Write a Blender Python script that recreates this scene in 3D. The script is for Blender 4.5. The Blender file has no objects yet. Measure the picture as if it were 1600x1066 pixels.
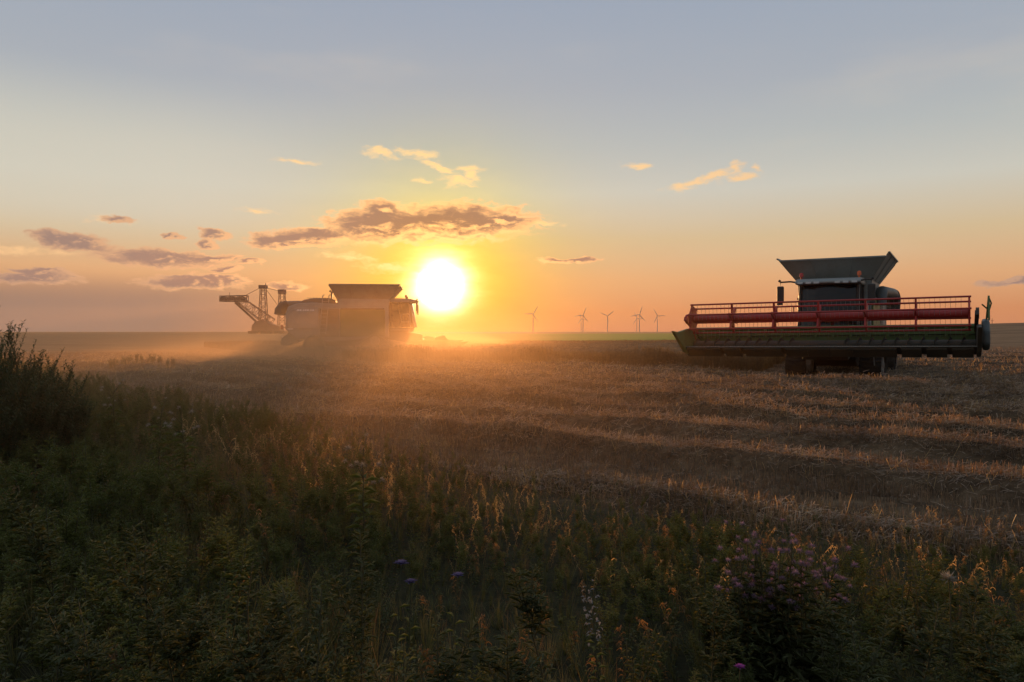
import bpy, bmesh, math, random
import numpy as np
from mathutils import Vector, Matrix

R = math.radians
scene = bpy.context.scene
COL = scene.collection
rng = np.random.default_rng(7)
random.seed(7)

# ------------------------------------------------------------------ camera
CAM_H = 1.75
F = 1155.0                       # focal length in photo pixels (1600 wide)
PITCH = math.atan(15.0 / F)
cam_d = bpy.data.cameras.new("camera")
cam = bpy.data.objects.new("camera", cam_d)
COL.objects.link(cam)
cam.location = (0, 0, CAM_H)
cam.rotation_euler = (R(90) - PITCH, 0, 0)
cam_d.sensor_width = 36.0
cam_d.lens = 36.0 * F / 1600.0
cam_d.clip_start = 0.05
cam_d.clip_end = 30000
scene.camera = cam

# ------------------------------------------------------------------ render settings
scene.view_settings.view_transform = 'Standard'
scene.view_settings.look = 'None'
scene.view_settings.exposure = 0.0
scene.view_settings.gamma = 1.0
scene.render.engine = 'CYCLES'
scene.cycles.max_bounces = 8
scene.cycles.diffuse_bounces = 3
scene.cycles.glossy_bounces = 3
scene.cycles.transmission_bounces = 6
scene.cycles.transparent_max_bounces = 12
scene.cycles.volume_bounces = 1
scene.cycles.volume_step_rate = 1.0
scene.cycles.sample_clamp_indirect = 6.0

# ------------------------------------------------------------------ sun
SUN_AZ, SUN_EL = -5.54, 3.5
sun_dir = Vector((math.sin(R(SUN_AZ)) * math.cos(R(SUN_EL)), math.cos(R(SUN_AZ)) * math.cos(R(SUN_EL)), math.sin(R(SUN_EL))))
sd = bpy.data.lights.new("sun", 'SUN')
sd.energy = 4.4
sd.angle = R(0.5)
sd.color = (1.0, 0.48, 0.17)
so = bpy.data.objects.new("sun", sd)
COL.objects.link(so)
so.rotation_euler = (-sun_dir).to_track_quat('-Z', 'Y').to_euler()
so.location = sun_dir * 300

# ------------------------------------------------------------------ node helper
class NT:
    def __init__(s, tree): s.t = tree; s.n = tree.nodes; s.l = tree.links
    def node(s, typ, **kw):
        n = s.n.new(typ)
        for k, v in kw.items(): setattr(n, k, v)
        return n
    def put(s, sock, v):
        if isinstance(v, bpy.types.NodeSocket): s.l.new(v, sock)
        else: sock.default_value = v
    def m(s, op, a, b=0.0, c=0.0, clamp=False):
        n = s.node('ShaderNodeMath', operation=op, use_clamp=clamp)
        s.put(n.inputs[0], a); s.put(n.inputs[1], b); s.put(n.inputs[2], c)
        return n.outputs[0]
    def v(s, op, a, b=(0, 0, 0)):
        n = s.node('ShaderNodeVectorMath', operation=op)
        s.put(n.inputs[0], a); s.put(n.inputs[1], b)
        return n.outputs['Value'] if op in ('DOT_PRODUCT', 'LENGTH') else n.outputs[0]
    def vscale(s, a, f):
        n = s.node('ShaderNodeVectorMath', operation='SCALE'); s.put(n.inputs[0], a); s.put(n.inputs['Scale'], f); return n.outputs[0]
    def comb(s, x, y, z):
        n = s.node('ShaderNodeCombineXYZ'); s.put(n.inputs[0], x); s.put(n.inputs[1], y); s.put(n.inputs[2], z); return n.outputs[0]
    def sep(s, v):
        n = s.node('ShaderNodeSeparateXYZ'); s.put(n.inputs[0], v); return n.outputs
    def ramp(s, fac, stops, interp='LINEAR'):
        n = s.node('ShaderNodeValToRGB'); cr = n.color_ramp; cr.interpolation = interp
        while len(cr.elements) > 1: cr.elements.remove(cr.elements[-1])
        for i, (p, c) in enumerate(stops):
            e = cr.elements[0] if i == 0 else cr.elements.new(p)
            e.position = p; e.color = (c[0], c[1], c[2], 1)
        s.put(n.inputs[0], fac); return n.outputs[0]
    def mix(s, f, a, b, blend='MIX'):
        n = s.node('ShaderNodeMix', data_type='RGBA', blend_type=blend)
        s.put(n.inputs[0], f); s.put(n.inputs[6], a); s.put(n.inputs[7], b); return n.outputs[2]
    def smooth(s, x, lo, hi):
        n = s.node('ShaderNodeMapRange', interpolation_type='SMOOTHSTEP')
        s.put(n.inputs[0], x); s.put(n.inputs[1], lo); s.put(n.inputs[2], hi); return n.outputs[0]
    def noise(s, vec, scale, detail=3.0, rough=0.55, out='Fac'):
        n = s.node('ShaderNodeTexNoise'); s.put(n.inputs['Vector'], vec); s.put(n.inputs['Scale'], scale)
        s.put(n.inputs['Detail'], detail); s.put(n.inputs['Roughness'], rough); return n.outputs[out]

def lin(r, g, b):
    f = lambda c: (c / 255 / 12.92) if c <= 10 else ((c / 255 + .055) / 1.055) ** 2.4
    return (f(r), f(g), f(b), 1)

# ------------------------------------------------------------------ world: evening sky with a low sun and a few clouds
world = bpy.data.worlds.new("World")
scene.world = world
world.use_nodes = True
w = NT(world.node_tree)
w.n.clear()
wout = w.node('ShaderNodeOutputWorld')
bg = w.node('ShaderNodeBackground')
w.l.new(bg.outputs[0], wout.inputs[0])
D = w.v('NORMALIZE', w.node('ShaderNodeTexCoord').outputs['Generated'])
dx, dy, dz = w.sep(D)
DEG = 180 / math.pi
el = w.m('MULTIPLY', w.m('ARCSINE', dz), DEG)
az = w.m('MULTIPLY', w.m('ARCTAN2', dx, dy), DEG)
cs = w.v('DOT_PRODUCT', D, tuple(sun_dir))
theta = w.m('MULTIPLY', w.m('ARCCOSINE', w.m('MINIMUM', cs, 1.0)), DEG)

def px_to_uv(px, py):
    """photo pixel -> (azimuth, elevation) in degrees"""
    x = (px - 800) / F; y = (533 - py) / F
    d = Vector((x, math.cos(-PITCH) - y * math.sin(-PITCH), math.sin(-PITCH) + y * math.cos(-PITCH)))
    d.normalize()
    return math.degrees(math.atan2(d.x, d.y)), math.degrees(math.asin(d.z))

# clear-sky gradient with elevation (0..90 deg squeezed by a power so the low sky gets the stops)
t = w.m('POWER', w.m('DIVIDE', w.m('MAXIMUM', el, 0.0), 90.0), 0.5)
tp = lambda e: (e / 90.0) ** 0.5
warm = w.ramp(t, [(0.0, lin(198, 128, 98)), (tp(1.5), lin(207, 138, 96)), (tp(4), lin(222, 170, 124)), (tp(7), lin(212, 188, 150)),
                  (tp(10.5), lin(204, 202, 190)), (tp(14), lin(184, 189, 188)), (tp(18), lin(170, 177, 186)), (tp(24), lin(157, 169, 186)),
                  (tp(34), lin(158, 170, 186)), (1.0, lin(150, 160, 176))])
cold = w.ramp(t, [(0.0, lin(100, 110, 116)), (tp(8), lin(124, 136, 146)), (tp(18), lin(132, 146, 158)), (tp(40), lin(138, 154, 170)), (1.0, lin(144, 156, 174))])
facing = w.smooth(cs, -0.55, 0.72)
sky = w.mix(facing, cold, warm)
# mauve, dimmer air low on the left
leftlow = w.m('MULTIPLY', w.smooth(az, -11.0, -27.0), w.smooth(el, 4.6, 1.6))
sky = w.mix(w.m('MULTIPLY', leftlow, 0.93), sky, lin(124, 117, 114))
# greenish-cream band around the mid sky on the left
cream = w.m('MULTIPLY', w.smooth(az, -8.0, -26.0), w.m('MULTIPLY', w.smooth(el, 5.0, 9.0), w.smooth(el, 18.0, 12.0)))
sky = w.mix(w.m('MULTIPLY', cream, 0.6), sky, lin(215, 210, 192))
# faint streaky high cirrus
uv = w.comb(az, el, 0.0)
streak = w.noise(w.v('MULTIPLY', w.v('ADD', uv, (0, 0, 3.3)), (0.035, 0.16, 1)), 1.0, 4.0, 0.55)
sky = w.mix(w.m('MULTIPLY', w.smooth(streak, 0.50, 0.78), w.m('MULTIPLY', 0.22, w.smooth(el, 3.0, 9.0))), sky, lin(236, 216, 186))

# ---- clouds: a field of ellipses broken up by noise, in sky angles
def cloud_group(name, ells, gain=1.9, rough_amp=1.8):
    g = bpy.data.node_groups.new(name, 'ShaderNodeTree')
    g.interface.new_socket('uv', in_out='INPUT', socket_type='NodeSocketVector')
    g.interface.new_socket('density', in_out='OUTPUT', socket_type='NodeSocketFloat')
    k = NT(g)
    gi = k.node('NodeGroupInput'); go = k.node('NodeGroupOutput')
    U = gi.outputs[0]
    wob = k.v('SUBTRACT', k.noise(k.v('MULTIPLY', U, (0.55, 1.0, 1.0)), 0.9, 4.0, 0.6, 'Color'), (0.5, 0.5, 0.5))
    U2 = k.v('ADD', U, k.v('MULTIPLY', wob, (2.0, 1.1, 0)))
    fine = k.noise(k.v('MULTIPLY', U2, (0.42, 1.25, 1)), 2.1, 5.0, 0.6)
    acc = None
    for (u0, v0, a, b, rot, s) in ells:
        mp = k.node('ShaderNodeMapping', vector_type='TEXTURE')
        if acc is None: k.put(mp.inputs[0], U2)
        else:                                  # evaluate the cells one after the other (keeps the shader small)
            ma = k.node('ShaderNodeVectorMath', operation='MULTIPLY_ADD'); k.put(ma.inputs[0], acc); ma.inputs[1].default_value = (1e-6, 1e-6, 0); k.put(ma.inputs[2], U2); k.put(mp.inputs[0], ma.outputs[0])
        mp.inputs[1].default_value = (u0, v0, 0); mp.inputs[2].default_value = (0, 0, R(rot)); mp.inputs[3].default_value = (a, b, 1)
        d = k.m('MULTIPLY', k.m('SUBTRACT', 1.0, k.v('LENGTH', mp.outputs[0])), s)
        acc = d if acc is None else k.m('MAXIMUM', acc, d)
    dens = k.m('ADD', k.m('MULTIPLY', acc, gain), k.m('MULTIPLY', k.m('SUBTRACT', fine, 0.5), rough_amp))
    k.put(go.inputs[0], dens)
    return g

def E(px, py, hw, hh, rot=0, s=1.0):
    u, v = px_to_uv(px, py)
    q = math.degrees(1 / F)
    return (u, v, hw * q * 0.98, hh * q * 1.0, rot, s)

dark_cells = [E(700, 350, 165, 36, 2), E(590, 352, 100, 34, 4), E(598, 330, 50, 20, 0), E(650, 352, 120, 34, 2), E(480, 372, 100, 17, 5), E(440, 377, 66, 13, 0), E(780, 345, 75, 12, 0),
              E(118, 378, 58, 13, -7), E(88, 374, 26, 14, 0), E(255, 405, 105, 15, 0), E(330, 404, 50, 8, 8), E(305, 440, 90, 13, 2), E(350, 436, 50, 9, 0), E(335, 368, 28, 10, -15),
              E(322, 382, 18, 8, 0), E(448, 447, 38, 8, 0), E(55, 434, 64, 9, 0), E(65, 424, 40, 7, -8), E(888, 407, 62, 5, 0, 1.0), E(355, 420, 24, 6, 0),
              E(188, 344, 24, 7, 0, .9), E(388, 409, 26, 6, 0), E(268, 371, 18, 6, 0), E(1590, 440, 60, 7, 4, .7)]
bright_cells = [E(596, 241, 36, 10, -6), E(655, 241, 40, 10, -8), E(690, 262, 44, 9, -22), E(735, 262, 26, 9, 6), E(718, 284, 36, 14, -6), E(735, 270, 22, 16, 0), E(660, 283, 20, 5, 0, .8),
                E(1080, 288, 48, 9, 8), E(1120, 276, 46, 11, 12), E(1160, 276, 36, 7, 4), E(1152, 262, 14, 14, 0, .9), E(1178, 262, 10, 8, 0, .8), E(1000, 258, 40, 6, -4, .8),
                E(600, 322, 40, 9, 4), E(770, 328, 46, 8, 3), E(830, 349, 60, 7, -3), E(545, 403, 60, 7, -6, .8), E(460, 253, 40, 6, 4, .7), E(610, 418, 60, 10, 0, .9), E(700, 368, 130, 10, 3), E(400, 330, 36, 6, 0, .7),
                E(180, 344, 34, 9, 0, .8), E(30, 390, 90, 7, 0, .7)]
gd = cloud_group("cloud_dark", dark_cells)
gb = cloud_group("cloud_bright", bright_cells, 1.7, 3.2)
def field(g, vec):
    n = w.node('ShaderNodeGroup'); n.node_tree = g; w.put(n.inputs[0], vec); return n.outputs[0]
su, sv = SUN_AZ, SUN_EL
to_sun = w.v('NORMALIZE', w.v('SUBTRACT', (su, sv, 0), uv))
fd = field(gd, uv)
fd_s = field(gd, w.v('ADD', w.v('ADD', uv, w.vscale(to_sun, 0.42)), w.comb(w.m('MULTIPLY', fd, 1e-6), 0.0, 0.0)))
dmask = w.smooth(fd, -0.02, 0.55)
lit = w.smooth(w.m('SUBTRACT', fd, fd_s), -0.02, 0.8)
near = w.m('POWER', 2.718, w.m('DIVIDE', theta, -11.0))
edge_col = w.mix(near, lin(188, 152, 131), (2.2, 1.05, 0.30, 1))
body_col = w.mix(near, lin(146, 126, 123), lin(170, 108, 70))
dcol = w.mix(w.m('MINIMUM', w.m('ADD', lit, w.m('SUBTRACT', 1.0, w.smooth(fd, 0.15, 1.15))), 1.0), body_col, edge_col)
fb = field(gb, w.v('ADD', uv, w.comb(w.m('MULTIPLY', fd_s, 1e-6), 0.0, 0.0)))
bmask = w.m('MULTIPLY', w.smooth(fb, 0.0, 1.5), 0.95)
bcol = w.mix(near, lin(246, 200, 150), (1.55, 1.05, 0.36, 1))

# ---- aureole round the sun
expo = lambda x: w.m('POWER', 2.7182818, x)
veiln = w.noise(w.v('MULTIPLY', uv, (0.22, 0.75, 1)), 1.0, 4.0, 0.6)          # thin cloud veils the glare unevenly
theta_v = w.m('MULTIPLY', theta, w.m('ADD', 0.78, w.m('MULTIPLY', veiln, 0.44)))
core = w.m('MULTIPLY', 26.0, expo(w.m('MULTIPLY', -1.0, w.m('POWER', w.m('DIVIDE', theta_v, 0.78), 1.14))))
halo = expo(w.m('MULTIPLY', -1.0, w.m('POWER', w.m('DIVIDE', theta_v, 4.2), 1.35)))
wide = expo(w.m('DIVIDE', theta, -7.5))
vert = w.smooth(el, -3.5, 2.5)
ar = w.m('ADD', core, w.m('ADD', w.m('MULTIPLY', halo, 1.0), w.m('MULTIPLY', wide, 0.05)))
ag = w.m('ADD', w.m('MULTIPLY', core, 0.92), w.m('ADD', w.m('MULTIPLY', w.m('MULTIPLY', halo, vert), 0.55), w.m('MULTIPLY', w.m('MULTIPLY', wide, vert), 0.015)))
ab = w.m('MULTIPLY', core, 0.62)
yellowing = w.m('SUBTRACT', 1.0, w.m('MULTIPLY', expo(w.m('MULTIPLY', -1.0, w.m('POWER', w.m('DIVIDE', theta, 7.5), 1.8))), 0.85))
sky = w.mix(1.0, sky, w.comb(1.0, 1.0, yellowing), 'MULTIPLY')
aur = w.comb(ar, ag, ab)
sky_lit = w.v('ADD', sky, aur)
sky_lit = w.mix(w.m('MULTIPLY', bmask, 0.9), sky_lit, bcol)
thin = w.m('MULTIPLY', dmask, w.smooth(theta, 1.6, 3.0))
sky_lit = w.mix(w.m('MULTIPLY', thin, 0.92), sky_lit, dcol)
# a share of the physical sky keeps the far half of the dome natural
nish = w.node('ShaderNodeTexSky', sky_type='NISHITA')
nish.sun_disc = False; nish.sun_elevation = R(SUN_EL); nish.sun_rotation = R(SUN_AZ); nish.air_density = 1.4; nish.dust_density = 2.5
nmix = w.v('ADD', w.vscale(sky_lit, 0.96), w.vscale(nish.outputs[0], 0.003))
below = w.smooth(el, 0.0, -3.0)
final = w.mix(below, nmix, lin(110, 84, 66))
w.put(bg.inputs[0], final)
bg.inputs[1].default_value = 1.0
world.cycles.sampling_method = 'MANUAL'
world.cycles.sample_map_resolution = 1024

# ------------------------------------------------------------------ terrain
U = np.array((0.80, -0.60)); U /= np.linalg.norm(U)       # direction of the rows and windrows
NRM = np.array((-U[1], U[0]))                                # across the rows, pointing away from the camera

class VNoise:
    def __init__(s, seed): s.g = np.random.default_rng(seed).random((256, 256))
    def __call__(s, x, y):
        xi = np.floor(x).astype(int); yi = np.floor(y).astype(int); fx = x - xi; fy = y - yi
        fx = fx * fx * (3 - 2 * fx); fy = fy * fy * (3 - 2 * fy)
        a = s.g[xi % 256, yi % 256]; b = s.g[(xi + 1) % 256, yi % 256]; c = s.g[xi % 256, (yi + 1) % 256]; d = s.g[(xi + 1) % 256, (yi + 1) % 256]
        return (a * (1 - fx) + b * fx) * (1 - fy) + (c * (1 - fx) + d * fx) * fy - 0.5
vn = VNoise(3); vn2 = VNoise(11); vn3 = VNoise(23)

BOUND = np.array([(12, 0.8), (8, 3.3), (3.95, 5.6), (1.24, 7.2), (-1.9, 11.0), (-8, 18.5), (-16.2, 28), (-30, 44), (-60, 80)], float)
def edge_signed(x, y):
    """signed distance across the verge edge: negative on the verge (camera side)"""
    x = np.asarray(x, float); y = np.asarray(y, float)
    best = np.full(np.broadcast(x, y).shape, 1e9); sg = np.zeros_like(best)
    for p, q in zip(BOUND[:-1], BOUND[1:]):
        d = q - p; L = np.hypot(*d)
        tt = np.clip(((x - p[0]) * d[0] + (y - p[1]) * d[1]) / L ** 2, 0, 1)
        ex = x - (p[0] + tt * d[0]); ey = y - (p[1] + tt * d[1]); dist = np.hypot(ex, ey)
        side = (d[0] * (y - p[1]) - d[1] * (x - p[0]))
        m = dist < best
        best = np.where(m, dist, best); sg = np.where(m, -np.sign(side), sg)
    return best * sg
def sstep(x, a, b):
    tt = np.clip((x - a) / (b - a), 0, 1); return tt * tt * (3 - 2 * tt)
def ridge(x, y):
    s = NRM[0] * x + NRM[1] * y; u = U[0] * x + U[1] * y
    ph = s / 2.3 + 0.16 * vn(u * 0.08, s * 0.10) + 0.12 * vn3(u * .5, s * .3) + 0.3
    r = np.maximum(0, np.sin(2 * np.pi * ph)) ** 2.4
    r2 = np.maximum(0, np.sin(2 * np.pi * (s / 0.68 + 0.25 * vn2(u * 0.15, s * .2)))) ** 2
    return r * (0.85 + 0.55 * vn2(u * 0.9 + 7, s * 0.5)) + 0.15 * r2
def height(x, y):
    x = np.asarray(x, float); y = np.asarray(y, float)
    d = np.hypot(x, y)
    h = 3.6 * np.exp(-(((x - 118) / 62) ** 2 + ((y - 150) / 75) ** 2)) * 1.0
    h = h + 0.35 * np.exp(-(((x - 60) / 34) ** 2 + ((y - 75) / 34) ** 2))
    h = h - 0.0 * d
    e = edge_signed(x, y)
    stub = sstep(e, -0.2, 1.0) * (1 - sstep(d, 45, 80))
    flat = np.clip(np.exp(-(((x - 14) / 6) ** 2 + ((y - 31) / 4.5) ** 2)) * 1.3 + np.exp(-(((x + 10) / 9) ** 2 + ((y - 53.5) / 5) ** 2)) * 1.3, 0, 1)
    stub = stub * (1 - flat)
    h = h + stub * (0.30 * ridge(x, y) + 0.05 * vn(x * 1.3, y * 1.3) + 0.05 * vn3(x * 4.1, y * 4.1))
    vg = 1 - sstep(e, -1.6, 0.2)
    h = h + vg * (0.10 * vn2(x * 0.7, y * 0.7) + 0.03) * sstep(d, 0.5, 3)
    h = h - 0.16 * np.exp(-(((x - 14) / 6.5) ** 2 + ((y - 31) / 5.0) ** 2))
    h = h + 0.5 * vn(x * 0.008 + 5, y * 0.008 + 3) * sstep(d, 60, 300)
    return h
def gz(x, y): return float(height(np.array([x]), np.array([y]))[0])

def ray_ground(px, py, h=0.0):
    """world point at height h above the ground seen in photo pixel (px, py)"""
    x = (px - 800) / F; y = (533 - py) / F
    c, s = math.cos(PITCH), math.sin(PITCH)
    d = (x, c + y * s, -s + y * c)
    k = (h - CAM_H) / d[2]
    for _ in range(4): k = (gz(d[0] * k, d[1] * k) + h - CAM_H) / d[2]
    return d[0] * k, d[1] * k

# ------------------------------------------------------------------ tagging and mesh helpers
def tag(o, label=None, cat=None, group=None, kind=None):
    if label: o['label'] = label
    if cat: o['category'] = cat
    if group: o['group'] = group
    if kind: o['kind'] = kind
    return o
def empty(name, loc, rz=0.0):
    o = bpy.data.objects.new(name, None); COL.objects.link(o)
    o.location = loc; o.rotation_euler = (0, 0, rz); o.empty_display_size = 0.3
    return o
def np_obj(name, V, Fc, mat, parent=None, smooth=False, mats=None, midx=None):
    V = np.asarray(V, np.float32); Fc = np.asarray(Fc, np.int32); k = Fc.shape[1]
    me = bpy.data.meshes.new(name)
    me.vertices.add(len(V)); me.vertices.foreach_set('co', V.ravel())
    me.loops.add(Fc.size); me.loops.foreach_set('vertex_index', Fc.ravel())
    me.polygons.add(len(Fc)); me.polygons.foreach_set('loop_start', np.arange(0, Fc.size, k, dtype=np.int32))
    try: me.polygons.foreach_set('loop_total', np.full(len(Fc), k, np.int32))
    except Exception: pass
    for m_ in (mats or [mat]): me.materials.append(m_)
    if midx is not None: me.polygons.foreach_set('material_index', np.asarray(midx, np.int32))
    if smooth: me.polygons.foreach_set('use_smooth', np.ones(len(Fc), bool))
    me.update(calc_edges=True); me.validate()
    o = bpy.data.objects.new(name, me); COL.objects.link(o)
    if parent: o.parent = parent
    return o

class MB:
    """collects solid shapes and links them as ONE mesh object"""
    def __init__(s): s.v = []; s.f = []; s.sm = []
    def add(s, vs, fs, smooth=False):
        b = len(s.v); s.v += [tuple(p) for p in vs]; s.f += [tuple(i + b for i in f) for f in fs]; s.sm += [smooth] * len(fs); return s
    def box(s, x0, x1, y0, y1, z0, z1):
        return s.add([(x0, y0, z0), (x1, y0, z0), (x1, y1, z0), (x0, y1, z0), (x0, y0, z1), (x1, y0, z1), (x1, y1, z1), (x0, y1, z1)],
                     [(0, 3, 2, 1), (4, 5, 6, 7), (0, 1, 5, 4), (1, 2, 6, 5), (2, 3, 7, 6), (3, 0, 4, 7)])
    def hexa(s, lo, hi):
        """two quads of 4 points (counter-clockwise seen from above), bottom and top"""
        return s.add(list(lo) + list(hi), [(0, 3, 2, 1), (4, 5, 6, 7), (0, 1, 5, 4), (1, 2, 6, 5), (2, 3, 7, 6), (3, 0, 4, 7)])
    def prism(s, pts, y0, y1, axis='y'):
        n = len(pts)
        area = sum(pts[i][0] * pts[(i + 1) % n][1] - pts[(i + 1) % n][0] * pts[i][1] for i in range(n))
        if area < 0: pts = pts[::-1]
        mk = {'y': lambda a, b, t: (a, t, b), 'x': lambda a, b, t: (t, a, b), 'z': lambda a, b, t: (a, b, t)}[axis]
        vs = [mk(a, b, y0) for a, b in pts] + [mk(a, b, y1) for a, b in pts]
        fs = [tuple(range(n)), tuple(range(2 * n - 1, n - 1, -1))] + [(i + n, (i + 1) % n + n, (i + 1) % n, i) for i in range(n)]
        if axis == 'x' or axis == 'z': fs = [f[::-1] for f in fs]
        return s.add(vs, fs)
    def tube(s, path, r, n=10, caps=True, smooth=True):
        P = [Vector(p) for p in path]; rr = r if isinstance(r, (list, tuple)) else [r] * len(P)
        vs = []; ref = Vector((0, 0, 1))
        if abs((P[-1] - P[0]).normalized().z) > 0.9: ref = Vector((1, 0, 0))
        for i, p in enumerate(P):
            a = P[max(i - 1, 0)]; b = P[min(i + 1, len(P) - 1)]
            t_ = (b - a).normalized(); u_ = t_.cross(ref).normalized(); v_ = t_.cross(u_)
            for k in range(n):
                an = 2 * math.pi * k / n
                vs.append(p + (u_ * math.cos(an) + v_ * math.sin(an)) * rr[i])
        fs = []
        for i in range(len(P) - 1):
            for k in range(n):
                fs.append((i * n + k, i * n + (k + 1) % n, (i + 1) * n + (k + 1) % n, (i + 1) * n + k))
        s.add(vs, fs, smooth)
        if caps:
            s.add([vs[k] for k in range(n)], [tuple(range(n))[::-1]]); s.add([vs[(len(P) - 1) * n + k] for k in range(n)], [tuple(range(n))])
        return s
    def bar(s, p, q, w_, h_=None):
        h_ = h_ or w_
        p = Vector(p); q = Vector(q); t_ = (q - p).normalized(); ref = Vector((0, 0, 1)) if abs(t_.z) < 0.95 else Vector((1, 0, 0))
        u_ = t_.cross(ref).normalized() * w_ / 2; v_ = t_.cross(u_).normalized() * h_ / 2
        vs = [p - u_ - v_, p + u_ - v_, p + u_ + v_, p - u_ + v_, q - u_ - v_, q + u_ - v_, q + u_ + v_, q - u_ + v_]
        return s.add(vs, [(0, 3, 2, 1), (4, 5, 6, 7), (0, 1, 5, 4), (1, 2, 6, 5), (2, 3, 7, 6), (3, 0, 4, 7)])
    def cyl(s, c, r, y0, y1, n=28, axis='y'):
        c = Vector(c); d = {'y': Vector((0, 1, 0)), 'x': Vector((1, 0, 0)), 'z': Vector((0, 0, 1))}[axis]
        return s.tube([c + d * y0, c + d * y1], r, n)
    def truss(s, p, q, w0, h0, w1, h1, n, chord, web, up=(0, 0, 1)):
        p = Vector(p); q = Vector(q); t_ = (q - p).normalized(); u_ = t_.cross(Vector(up)).normalized(); v_ = u_.cross(t_).normalized()
        def ring(k):
            f = k / n; c = p.lerp(q, f); a = (w0 + (w1 - w0) * f) / 2; b = (h0 + (h1 - h0) * f) / 2
            return [c + u_ * a + v_ * b, c - u_ * a + v_ * b, c - u_ * a - v_ * b, c + u_ * a - v_ * b]
        rings = [ring(k) for k in range(n + 1)]
        for k in range(n):
            for j in range(4):
                s.bar(rings[k][j], rings[k + 1][j], chord)
                a, b = (rings[k][j], rings[k + 1][(j + 1) % 4]) if k % 2 else (rings[k][(j + 1) % 4], rings[k + 1][j])
                s.bar(a, b, web)
                s.bar(rings[k][j], rings[k][(j + 1) % 4], web)
        for j in range(4): s.bar(rings[n][j], rings[n][(j + 1) % 4], web)
        return s
    def build(s, name, mat, parent=None, bevel=0.0, loc=None, rot=None, label=None):
        me = bpy.data.meshes.new(name)
        me.from_pydata([tuple(v) for v in s.v], [], s.f)
        me.polygons.foreach_set('use_smooth', s.sm)
        me.materials.append(mat); me.update()
        o = bpy.data.objects.new(name, me); COL.objects.link(o)
        if parent: o.parent = parent
        if loc: o.location = loc
        if rot: o.rotation_euler = rot
        if label: o['label'] = label
        if bevel:
            b = o.modifiers.new('bevel', 'BEVEL'); b.width = bevel; b.segments = 2; b.limit_method = 'ANGLE'; b.angle_limit = R(35)
        return o

# ------------------------------------------------------------------ materials
def new_mat(name):
    m_ = bpy.data.materials.new(name); m_.use_nodes = True; m_.node_tree.nodes.clear()
    k = NT(m_.node_tree); out = k.node('ShaderNodeOutputMaterial'); return m_, k, out
def paint(name, col, rough=0.45, metal=0.0, dirt=0.35, dirt_col=(0.16, 0.11, 0.07), scale=1.6, spec=0.5):
    m_, k, out = new_mat(name)
    p = k.node('ShaderNodeBsdfPrincipled'); k.l.new(p.outputs[0], out.inputs[0])
    co = k.node('ShaderNodeTexCoord').outputs['Object']
    n1 = k.noise(co, scale, 6, 0.65); n2 = k.noise(co, scale * 9, 4, 0.6)
    f = k.m('MULTIPLY', k.smooth(k.m('ADD', k.m('MULTIPLY', n1, 0.7), k.m('MULTIPLY', n2, 0.3)), 0.38, 0.68), dirt)
    k.put(p.inputs['Base Color'], k.mix(f, (*col, 1), (*dirt_col, 1)))
    k.put(p.inputs['Roughness'], k.m('ADD', rough, k.m('MULTIPLY', f, 0.5), clamp=True))
    p.inputs['Metallic'].default_value = metal; p.inputs['Specular IOR Level'].default_value = spec
    b = k.node('ShaderNodeBump'); b.inputs['Strength'].default_value = 0.08; b.inputs['Distance'].default_value = 0.02; k.put(b.inputs['Height'], n2); k.l.new(b.outputs[0], p.inputs['Normal'])
    return m_
def leafy(name, cols, trans=0.45, tcol=None, scale=2.2, fine=26.0, rough=0.6, gloss=0.022):
    """thin plant matter: diffuse + translucent, with patches of differing natural colour"""
    m_, k, out = new_mat(name)
    pos = k.node('ShaderNodeNewGeometry').outputs['Position']
    n = k.m('ADD', k.m('MULTIPLY', k.noise(pos, scale, 3, 0.6), 0.55), k.m('MULTIPLY', k.noise(pos, fine, 2, 0.7), 0.45))
    stops = [(0.34 + 0.32 * i / max(1, len(cols) - 1), c) for i, c in enumerate(cols)]
    c = k.ramp(n, stops)
    d = k.node('ShaderNodeBsdfDiffuse'); k.put(d.inputs[0], c)
    tr = k.node('ShaderNodeBsdfTranslucent')
    k.put(tr.inputs[0], k.mix(1.0, c, (*(tcol or (1.3, 1.2, 0.7)), 1), 'MULTIPLY'))
    mx = k.node('ShaderNodeMixShader'); mx.inputs[0].default_value = trans; k.l.new(d.outputs[0], mx.inputs[1]); k.l.new(tr.outputs[0], mx.inputs[2])
    g = k.node('ShaderNodeBsdfGlossy'); g.inputs['Roughness'].default_value = rough; g.inputs[0].default_value = (1, 1, 1, 1)
    m2 = k.node('ShaderNodeMixShader'); m2.inputs[0].default_value = gloss; k.l.new(mx.outputs[0], m2.inputs[1]); k.l.new(g.outputs[0], m2.inputs[2])
    k.l.new(m2.outputs[0], out.inputs[0])
    return m_

M = {}
M['lime'] = paint('lime_green_paint', (0.09, 0.12, 0.025), 0.45)
M['white'] = paint('light_grey_paint', (0.25, 0.26, 0.245), 0.45)
M['grey'] = paint('dark_grey_paint', (0.075, 0.085, 0.085), 0.5, dirt=0.25)
M['tank'] = paint('grain_tank_sheet', (0.27, 0.285, 0.27), 0.5, dirt=0.3)
M['black'] = paint('black_plastic', (0.018, 0.018, 0.018), 0.55, dirt=0.3)
M['rubber'] = paint('track_rubber', (0.016, 0.015, 0.014), 0.85, dirt=0.45)
M['red'] = paint('red_reel_paint', (0.42, 0.026, 0.022), 0.42, dirt=0.2, dirt_col=(0.2, 0.09, 0.06))
M['steel'] = paint('worn_steel', (0.30, 0.29, 0.27), 0.4, metal=0.7)
M['dark_green'] = paint('header_green_paint', (0.11, 0.18, 0.05), 0.5, dirt=0.35)
M['cutter'] = paint('header_dark_steel', (0.05, 0.045, 0.035), 0.6, dirt=0.5)
M['trim'] = paint('seat_fabric', (0.03, 0.03, 0.032), 0.9)
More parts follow.
